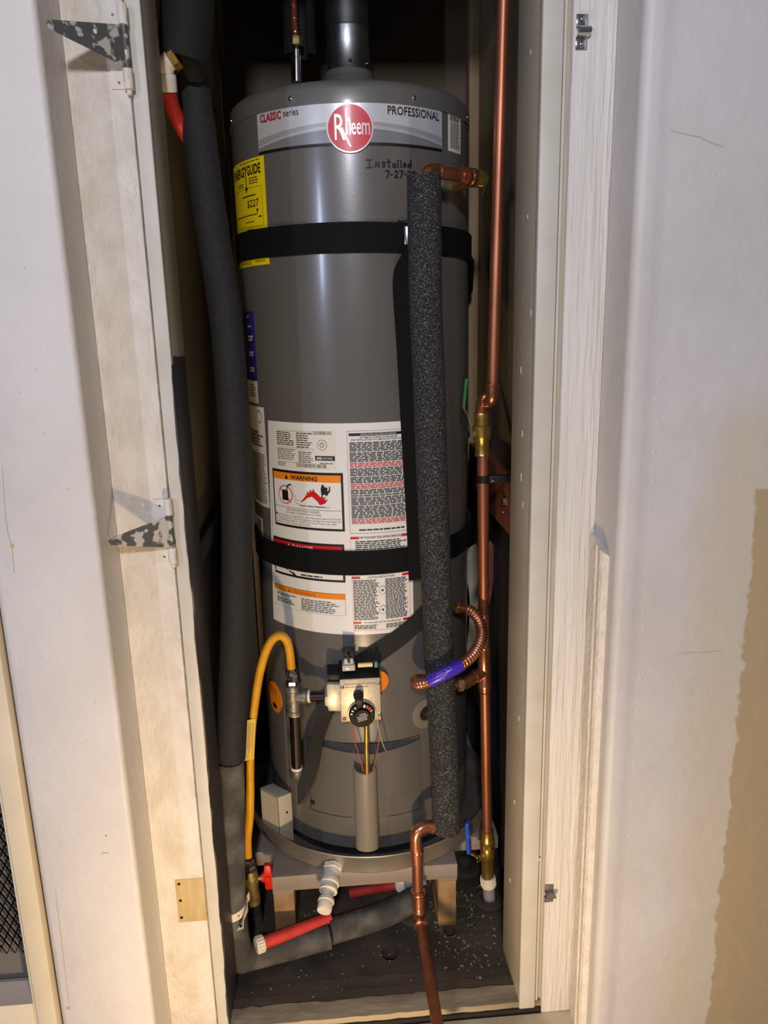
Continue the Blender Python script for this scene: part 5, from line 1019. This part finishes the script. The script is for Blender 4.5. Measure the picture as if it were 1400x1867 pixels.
mb = MB(); q = [(0.3131, 0.5300, 0.7869), (0.3278, 0.5300, 0.7660), (0.3258, 0.5300, 0.7119), (0.3186, 0.5300, 0.6502), (0.3109, 0.5300, 0.6158), (0.3028, 0.5300, 0.6302), (0.3017, 0.5300, 0.7538)]; mb.prism(q, (0.003, 0.01, 0)); mb.build('bag_edge', 'bag_red', pb_)

# ================================================================== corrugated copper connector looping round the discharge pipe
fx = thing('flex_connector', 'corrugated copper connector with purple tag looping round the black foam pipe', 'pipe', (0.1969, 0.2620, 0.5552))
n0 = Vector((0.1874, 0.3000, 0.7128)); 
path = spline([Vector((0.2048, 0.2680, 0.5555)), Vector((0.1762, 0.2620, 0.5577)), Vector((0.1444, 0.2550, 0.5669)), Vector((0.1157, 0.2430, 0.5819)), Vector((0.0991, 0.2150, 0.5955)), Vector((0.0995, 0.1820, 0.6058)), Vector((0.1163, 0.1620, 0.6181)), Vector((0.1514, 0.1550, 0.6388)), Vector((0.1865, 0.1680, 0.6510)), Vector((0.2152, 0.1950, 0.6624)), Vector((0.2314, 0.2220, 0.6800)), Vector((0.2326, 0.2450, 0.6997)), Vector((0.2236, 0.2620, 0.7135)), Vector((0.2108, 0.2780, 0.7175)), Vector((0.1994, 0.2900, 0.7160))], 0.002)
st_ = 0.0010; rs = resample(path, st_); Lp = len(rs) * st_
rad = []
for i in range(len(rs)):
    s = i * st_; tagz = (rs[i] - Vector((0.1471, 0.1550, 0.6356))).length < 0.036 and rs[i].y < 0.2
    plain = s > Lp - 0.022 or s < 0.02
    rad.append(0.0098 if plain else 0.0106 + 0.0014 * math.sin(2 * math.pi * s / 0.0068))
MB().tube(rs, rad, 18).build('tube', 'copper_flex', fx, sharp=60)
tg = [p for p in rs if (p - Vector((0.1482, 0.1550, 0.6367))).length < 0.034 and p.y < 0.2]
tgo = MB().tube(tg[::4], 0.0127, 24).build('purple_tag', 'label_purple', fx); ta, tb_ = tg[0], tg[-1]; ud = (tb_ - ta).normalized(); fo = Vector((0, -0.9, 0.42)); fo = (fo - ud * fo.dot(ud)).normalized(); si = ud.cross(fo)
mb = MB()
for k, (a_, b_, off) in enumerate(((0.1, 0.62, 0.5), (0.1, 0.62, 0.15), (0.15, 0.75, -0.2), (0.1, 0.8, -0.55))):
    s0, s1_ = int(len(tg) * a_), int(len(tg) * b_); nrm = (fo * math.cos(off) + si * math.sin(off)); t2 = nrm.cross(ud) * 0.0007
    for i in range(s0, s1_ - 3, 4):
        if random.random() < 0.8: mb.add([tg[i] + nrm * 0.0130 - t2, tg[i + 3] + nrm * 0.0130 - t2, tg[i + 3] + nrm * 0.0130 + t2, tg[i] + nrm * 0.0130 + t2], [(0, 1, 2, 3)])
mb.build('tag_print', 'label_violet', fx)
ndv = (rs[-1] - rs[-6]).normalized(); hexnut(MB(), rs[-1] - ndv * 0.004, ndv, 0.0125, 0.014, 0.3).build('nut', 'brass', fx)
bv_ = (rs[5] - rs[0]).normalized(); hexnut(MB(), rs[0] + bv_ * 0.002, bv_, 0.0145, 0.014).build('nut', 'brass_dull', fx)
MB().tube([rs[-1], Vector(cyl(math.atan2(rs[-1].x - HX, HY - rs[-1].y), rs[-1].z, HR - 0.002))], 0.009, 16).build('heater_nipple', 'brass', fx)

# ================================================================== gas line on the left
gt = thing('gas_drip_leg', 'grey iron gas tee with short capped drip leg left of the gas valve', 'pipe fitting', (-0.1506, 0.2470, 0.3832))
YT = 0.236
ta_, tb2 = Vector((-0.1474, 0.2360, 0.5920)), Vector((-0.1474, 0.2380, 0.5282)); d = (tb2 - ta_).normalized(); TL = (tb2 - ta_).length
MB().lathe(ta_, d, [(0, 0.0125), (0.0, 0.0165), (0.010, 0.0165), (0.012, 0.0148), (TL - 0.010, 0.0148), (TL - 0.008, 0.0165), (TL, 0.0160), (TL, 0.0)], 28).build('tee', 'iron_grey', gt)
tm = ta_.lerp(tb2, 0.42); bdir = (Vector((ax - 0.031, 0.226, az - 0.047)) - tm); BL = bdir.length; bdir.normalize()
MB().lathe(tm, bdir, [(0, 0.0130), (0.020, 0.0130), (0.021, 0.0160), (0.029, 0.0160), (0.030, 0.0130)], 28).build('tee_branch', 'iron_grey', gt)
MB().lathe(tm, bdir, [(0.029, 0.0120), (0.034, 0.0120), (0.034, 0.0105), (BL, 0.0105)], 24).build('nipple', 'steel_dark', gt)
MB().lathe(tm, bdir, [(0.031, 0.0108), (0.031, 0.0128), (0.036, 0.0128), (0.036, 0.0108)], 24).build('thread_seal', 'pvc_white', gt)
la, lb_ = Vector((-0.1462, 0.2380, 0.5306)), Vector((-0.1487, 0.2450, 0.3971)); ld = (lb_ - la).normalized(); LL = (lb_ - la).length
MB().lathe(la, ld, [(0, 0.0112), (0.004, 0.0104), (LL, 0.0104), (LL, 0.0)], 24).build('leg_pipe', 'steel_dark', gt)
MB().lathe(la, ld, [(0.001, 0.0120), (0.006, 0.0120), (0.006, 0.0105)], 24).build('thread_seal', 'pvc_white', gt)
MB().lathe(lb_, ld, [(-0.006, 0.0118), (0.0, 0.0122), (0.0, 0.0105)], 24).build('thread_seal', 'pvc_white', gt)
MB().lathe(lb_, ld, [(0.0, 0.0150), (0.006, 0.0152), (0.007, 0.0140), (0.019, 0.0135), (0.021, 0.0120), (0.021, 0.0)], 28).build('leg_cap', 'iron_grey', gt)
hexnut(MB(), ta_ - d * 0.010, d, 0.0125, 0.011).build('bushing', 'galvanised', gt)
gh = thing('gas_hose', 'yellow corrugated gas hose with yellow tag arching down the left', 'hose', (-0.2584, 0.2350, 0.1796))
hexnut(MB(), ta_ - d * 0.024, d, 0.0120, 0.014, 0.4).build('nut', 'chrome', gh)
MB().lathe(ta_ - d * 0.030, d, [(-0.006, 0.0092), (0.0, 0.0105), (0.007, 0.0110)], 20).build('ferrule', 'chrome', gh)
hp_ = spline([ta_ - d * 0.032, Vector((-0.1490, 0.2340, 0.6639)), Vector((-0.1540, 0.2320, 0.6894)), Vector((-0.1661, 0.2300, 0.7002)), Vector((-0.1814, 0.2290, 0.6923)), Vector((-0.1957, 0.2290, 0.6665)), Vector((-0.2103, 0.2300, 0.6202)), Vector((-0.2227, 0.2310, 0.5611)), Vector((-0.2330, 0.2310, 0.5012)), Vector((-0.2410, 0.2310, 0.4277)), Vector((-0.2450, 0.2310, 0.3649)), Vector((-0.2504, 0.2320, 0.3003)), Vector((-0.2584, 0.2330, 0.2479)), Vector((-0.2603, 0.2350, 0.2039))], 0.002)
rs = resample(hp_, 0.0009); MB().tube(rs, [0.0083 + (0.0006 * math.sin(2 * math.pi * i * 0.0009 / 0.0042) if i < len(rs) * 0.72 else 0.0004) for i in range(len(rs))], 18).build('hose', 'hose_yellow', gh, sharp=70)
tA, tB = Vector((-0.2325, 0.2210, 0.5286)), Vector((-0.2416, 0.2210, 0.4389)); tgm = MB(); wv2 = Vector((0.0095, 0.002, 0)); tgm.prism([tA - wv2, tA + wv2, tB + wv2, tB - wv2], (0, 0.0015, 0)); tgl = tgm.build('tag', 'tag_yellow', gh)
mb = MB()
for k in range(5):
    o = wv2 * (-0.7 + 0.33 * k); a = tA.lerp(tB, 0.08) + o + Vector((0, -0.0005, 0)); b = tA.lerp(tB, random.uniform(0.7, 0.95)) + o + Vector((0, -0.0005, 0)); w2 = wv2 * 0.06; mb.add([a - w2, a + w2, b + w2, b - w2], [(0, 1, 2, 3)])
mb.build('tag_print', 'ink_brown', gh)
gc = thing('gas_cock', 'brass gas shutoff valve with red handle beside the heater stand', 'valve', (-0.2569, 0.2450, 0.0890))
g0 = Vector((-0.2583, 0.2350, 0.1984)); g1 = Vector((-0.2557, 0.2500, 0.0777)); d = (g1 - g0).normalized(); GL = (g1 - g0).length
hexnut(MB(), g0, d, 0.0110, 0.014, 0.2).build('flare_nut', 'galvanised', gc); hexnut(MB(), g0 + d * 0.015, d, 0.0125, 0.014, 0.5).build('flare_nut', 'galvanised', gc)
MB().lathe(g0, d, [(0.029, 0.0125), (0.032, 0.0140), (0.044, 0.0140), (0.046, 0.0150), (0.066, 0.0150), (0.068, 0.0132), (GL, 0.0135), (GL, 0.0)], 24).build('body', 'brass_dull', gc)
s0 = g0 + d * 0.056; MB().lathe(s0, (1, 0.1, 0), [(0.010, 0.0055), (0.024, 0.0055), (0.024, 0)], 14).build('stem', 'brass_dull', gc)
hc2 = s0 + Vector((0.024, 0.002, 0.002)); dep = Vector((0.010, 0.001, 0)); 
MB().prism([hc2 + Vector((x, -0.004, z)) for x, z in ((0.004, 0.030), (0.015, 0.029), (0.019, 0.022), (0.021, 0.010), (0.021, -0.010), (0.020, -0.028), (0.017, -0.031), (0.006, -0.031), (0.003, -0.026), (0.003, -0.012), (-0.005, -0.010), (-0.005, 0.006), (0.002, 0.010))], (0, 0.012, 0)).build('handle', 'handle_red', gc, bevel=0.002)
MB().lathe(hc2 + Vector((0.010, -0.004, 0)), (0, -1, 0), [(0, 0.006), (0.003, 0.005), (0.003, 0)], 12).build('handle_boss', 'handle_red', gc)
MB().tube([g1 - d * 0.002, g1 + Vector((0.0, 0.012, -0.02)), Vector((g1.x, g1.y + 0.03, -0.005))], 0.0120, 16).build('riser', 'iron_grey', gc)

# ribbed sensor box standing in the drain pan
sb = thing('sensor_box', 'grey plastic box with ribbed side standing in the drain pan', 'box', (-0.195, 0.345, 0.1670))
A = Vector((-0.1965, 0.3150, 0)); B = Vector((-0.1690, 0.3300, 0)); Cc = A + Vector((-0.0430, 0.0420, 0)); D_ = B + (Cc - A); z0, z1 = 0.1670, 0.286
MB().prism([A + Vector((0, 0, z0)), B + Vector((0, 0, z0)), D_ + Vector((0, 0, z0)), Cc + Vector((0, 0, z0))], (0, 0, z1 - z0)).build('case', 'plastic_grey', sb, bevel=0.0008)
nrm = Vector((A.y - Cc.y, Cc.x - A.x, 0)).normalized(); 
if nrm.x > 0: nrm = -nrm
bk = A.lerp(Cc, 0.04); bq = A.lerp(Cc, 0.96); MB().prism([bk + Vector((0, 0, z0 + 0.02)), bq + Vector((0, 0, z0 + 0.02)), bq + nrm * 0.0005 + Vector((0, 0, z0 + 0.02)), bk + nrm * 0.0005 + Vector((0, 0, z0 + 0.02))], (0, 0, z1 - z0 - 0.022)).build('groove_shade', 'plastic_black', sb)  # black backing paints in the shade between the ribs
for k in range(12):
    t = 0.06 + 0.075 * k; p = A.lerp(Cc, t); q = A.lerp(Cc, t + 0.045); MB().prism([p + Vector((0, 0, z0 + 0.02)), q + Vector((0, 0, z0 + 0.02)), q + nrm * 0.0022 + Vector((0, 0, z0 + 0.02)), p + nrm * 0.0022 + Vector((0, 0, z0 + 0.02))], (0, 0, z1 - z0 - 0.022)).build('rib', 'plastic_grey', sb)
fn = Vector((B.y - A.y, -(B.x - A.x), 0)).normalized(); hp2 = A.lerp(B, 0.58) + Vector((0, 0, z0 + 0.075)); MB().lathe(hp2 - fn * 0.0005, fn, [(0, 0.0026), (0.0012, 0.0026), (0.0012, 0)], 12).build('screw_hole', 'hole_black', sb)

# ================================================================== hinges and catches on the casing
def hinge(label, zc, tip, loc_y):
    h = thing('strap_hinge', label, 'hinge', (-0.3065, -0.008, zc), 'painted strap hinges on the left casing')
    bx_, by_ = -0.3062, -0.0100
    MB().box((-0.3300, -0.0058, zc - 0.050), (-0.3085, -0.0040, zc + 0.050)).build('wall_leaf', 'casing_paint', h, bevel=0.0005)
    for (a, b) in ((0.026, 0.052), (-0.052, -0.026)):
        MB().lathe((bx_, by_, zc + a), (0, 0, 1), [(0, 0.0058), (0.0005, 0.0066), (b - a - 0.0005, 0.0066), (b - a, 0.0058)], 16).build('knuckle', 'casing_paint', h)
    MB().lathe((bx_, by_, zc - 0.0255), (0, 0, 1), [(0, 0.0052), (0.051, 0.0052)], 16).build('knuckle', 'hinge_dark', h)
    MB().lathe((bx_, by_, zc - 0.058), (0, 0, 1), [(0, 0.0035), (0.006, 0.0035)], 12).build('pin', 'casing_paint', h)
    o = Vector((bx_, by_ - 0.004, zc)); t = Vector(tip) - o; L = t.length; u = t.normalized(); nn = Vector((0, 0, 1)).cross(u).normalized(); w0, w1 = 0.0245, 0.0050
    # leaf outline with two drilled holes
    ol = [(0.002, -w0), (0.004, -w0), (L, -w1), (L + 0.003, 0), (L, w1), (0.004, w0), (0.002, w0)]
    hs = [(L * 0.18, -0.010), (L * 0.40, 0.0075)]; vv = [Vector(p) for p in ol]; ee = []; ff = [list(range(len(ol)))]
    for hx_, hz_ in hs:
        b0_ = len(vv); vv += [Vector((hx_ + 0.0032 * math.cos(2 * math.pi * k / 12), hz_ + 0.0032 * math.sin(2 * math.pi * k / 12))) for k in range(12)]; ee += [(b0_ + k, b0_ + (k + 1) % 12) for k in range(12)]
    r = delaunay_2d_cdt(vv, ee, ff, 0, 1e-7); P = r[0]; fs = []
    for f in r[2]:
        c = sum((P[i] for i in f), Vector((0, 0))) / len(f)
        if not any((c - Vector(q)).length < 0.0031 for q in hs): fs.append(tuple(f))
    N = len(P); vs = [o + u * p.x + Vector((0, 0, p.y)) - nn * 0.0009 for p in P] + [o + u * p.x + Vector((0, 0, p.y)) + nn * 0.0009 for p in P]
    cnt = {}
    for f in fs:
        for i in range(len(f)): a, b = f[i], f[(i + 1) % len(f)]; cnt[(a, b)] = 1
    side = [(b, a, a + N, b + N) for (a, b) in cnt if (b, a) not in cnt]
    MB().add(vs, fs + [tuple(i + N for i in reversed(f)) for f in fs] + side).build('strap_leaf', 'hinge_dark', h)
    for dz3 in (-0.042, 0.040): MB().lathe((-0.3200, -0.0056, zc + dz3), (0, -1, 0), [(0, 0.0018), (0.0006, 0.0018), (0.0006, 0)], 8).build('screw_hole', 'ink_soft', h)
zt_ = (-0.3136, -0.0140, 1.6548)[2]; zm_ = (-0.3285, -0.0140, 0.9830)[2]
hinge('upper strap hinge, scraped grey leaf over white painted plates', zt_, (-0.3800, -0.0880, zt_ + 0.001), 0)
hinge('lower strap hinge at mid height, dark worn leaf over painted plates', zm_, (-0.3840, -0.0600, zm_ + 0.001), 0)
def catch(label, c, m, h):
    k = thing('door_catch', label, 'catch', c, 'metal door catches on the right casing'); x, y, z = c
    for s in (1, -1):
        MB().box((x - 0.0085, y, z + s * h * 0.30 - h * 0.19), (x + 0.0085, y - 0.0022, z + s * h * 0.30 + h * 0.19)).build('plate', m, k, bevel=0.001); screw('screw', 'chrome', k, (x, y - 0.0022, z + s * h * 0.34), (0, -1, 0), 0.0042, 0.0022)
    ribbon([((x - 0.001, y - 0.001, z + h * 0.16), (1, 0, 0)), ((x + 0.001, y - 0.010, z + h * 0.10), (1, 0, 0)), ((x + 0.002, y - 0.0125, z), (1, 0, 0)), ((x + 0.001, y - 0.010, z - h * 0.10), (1, 0, 0)), ((x - 0.001, y - 0.001, z - h * 0.16), (1, 0, 0))], [0.015, 0.017, 0.018, 0.017, 0.015], 0.0016, 0.003).build('keeper', m, k)
catch('bright metal door catch high on the right casing', (0.3187, -0.0040, 1.6762), 'chrome', 0.046)
catch('tarnished metal door catch low on the right casing', (0.3130, -0.0040, 0.2646), 'iron_grey', 0.038)
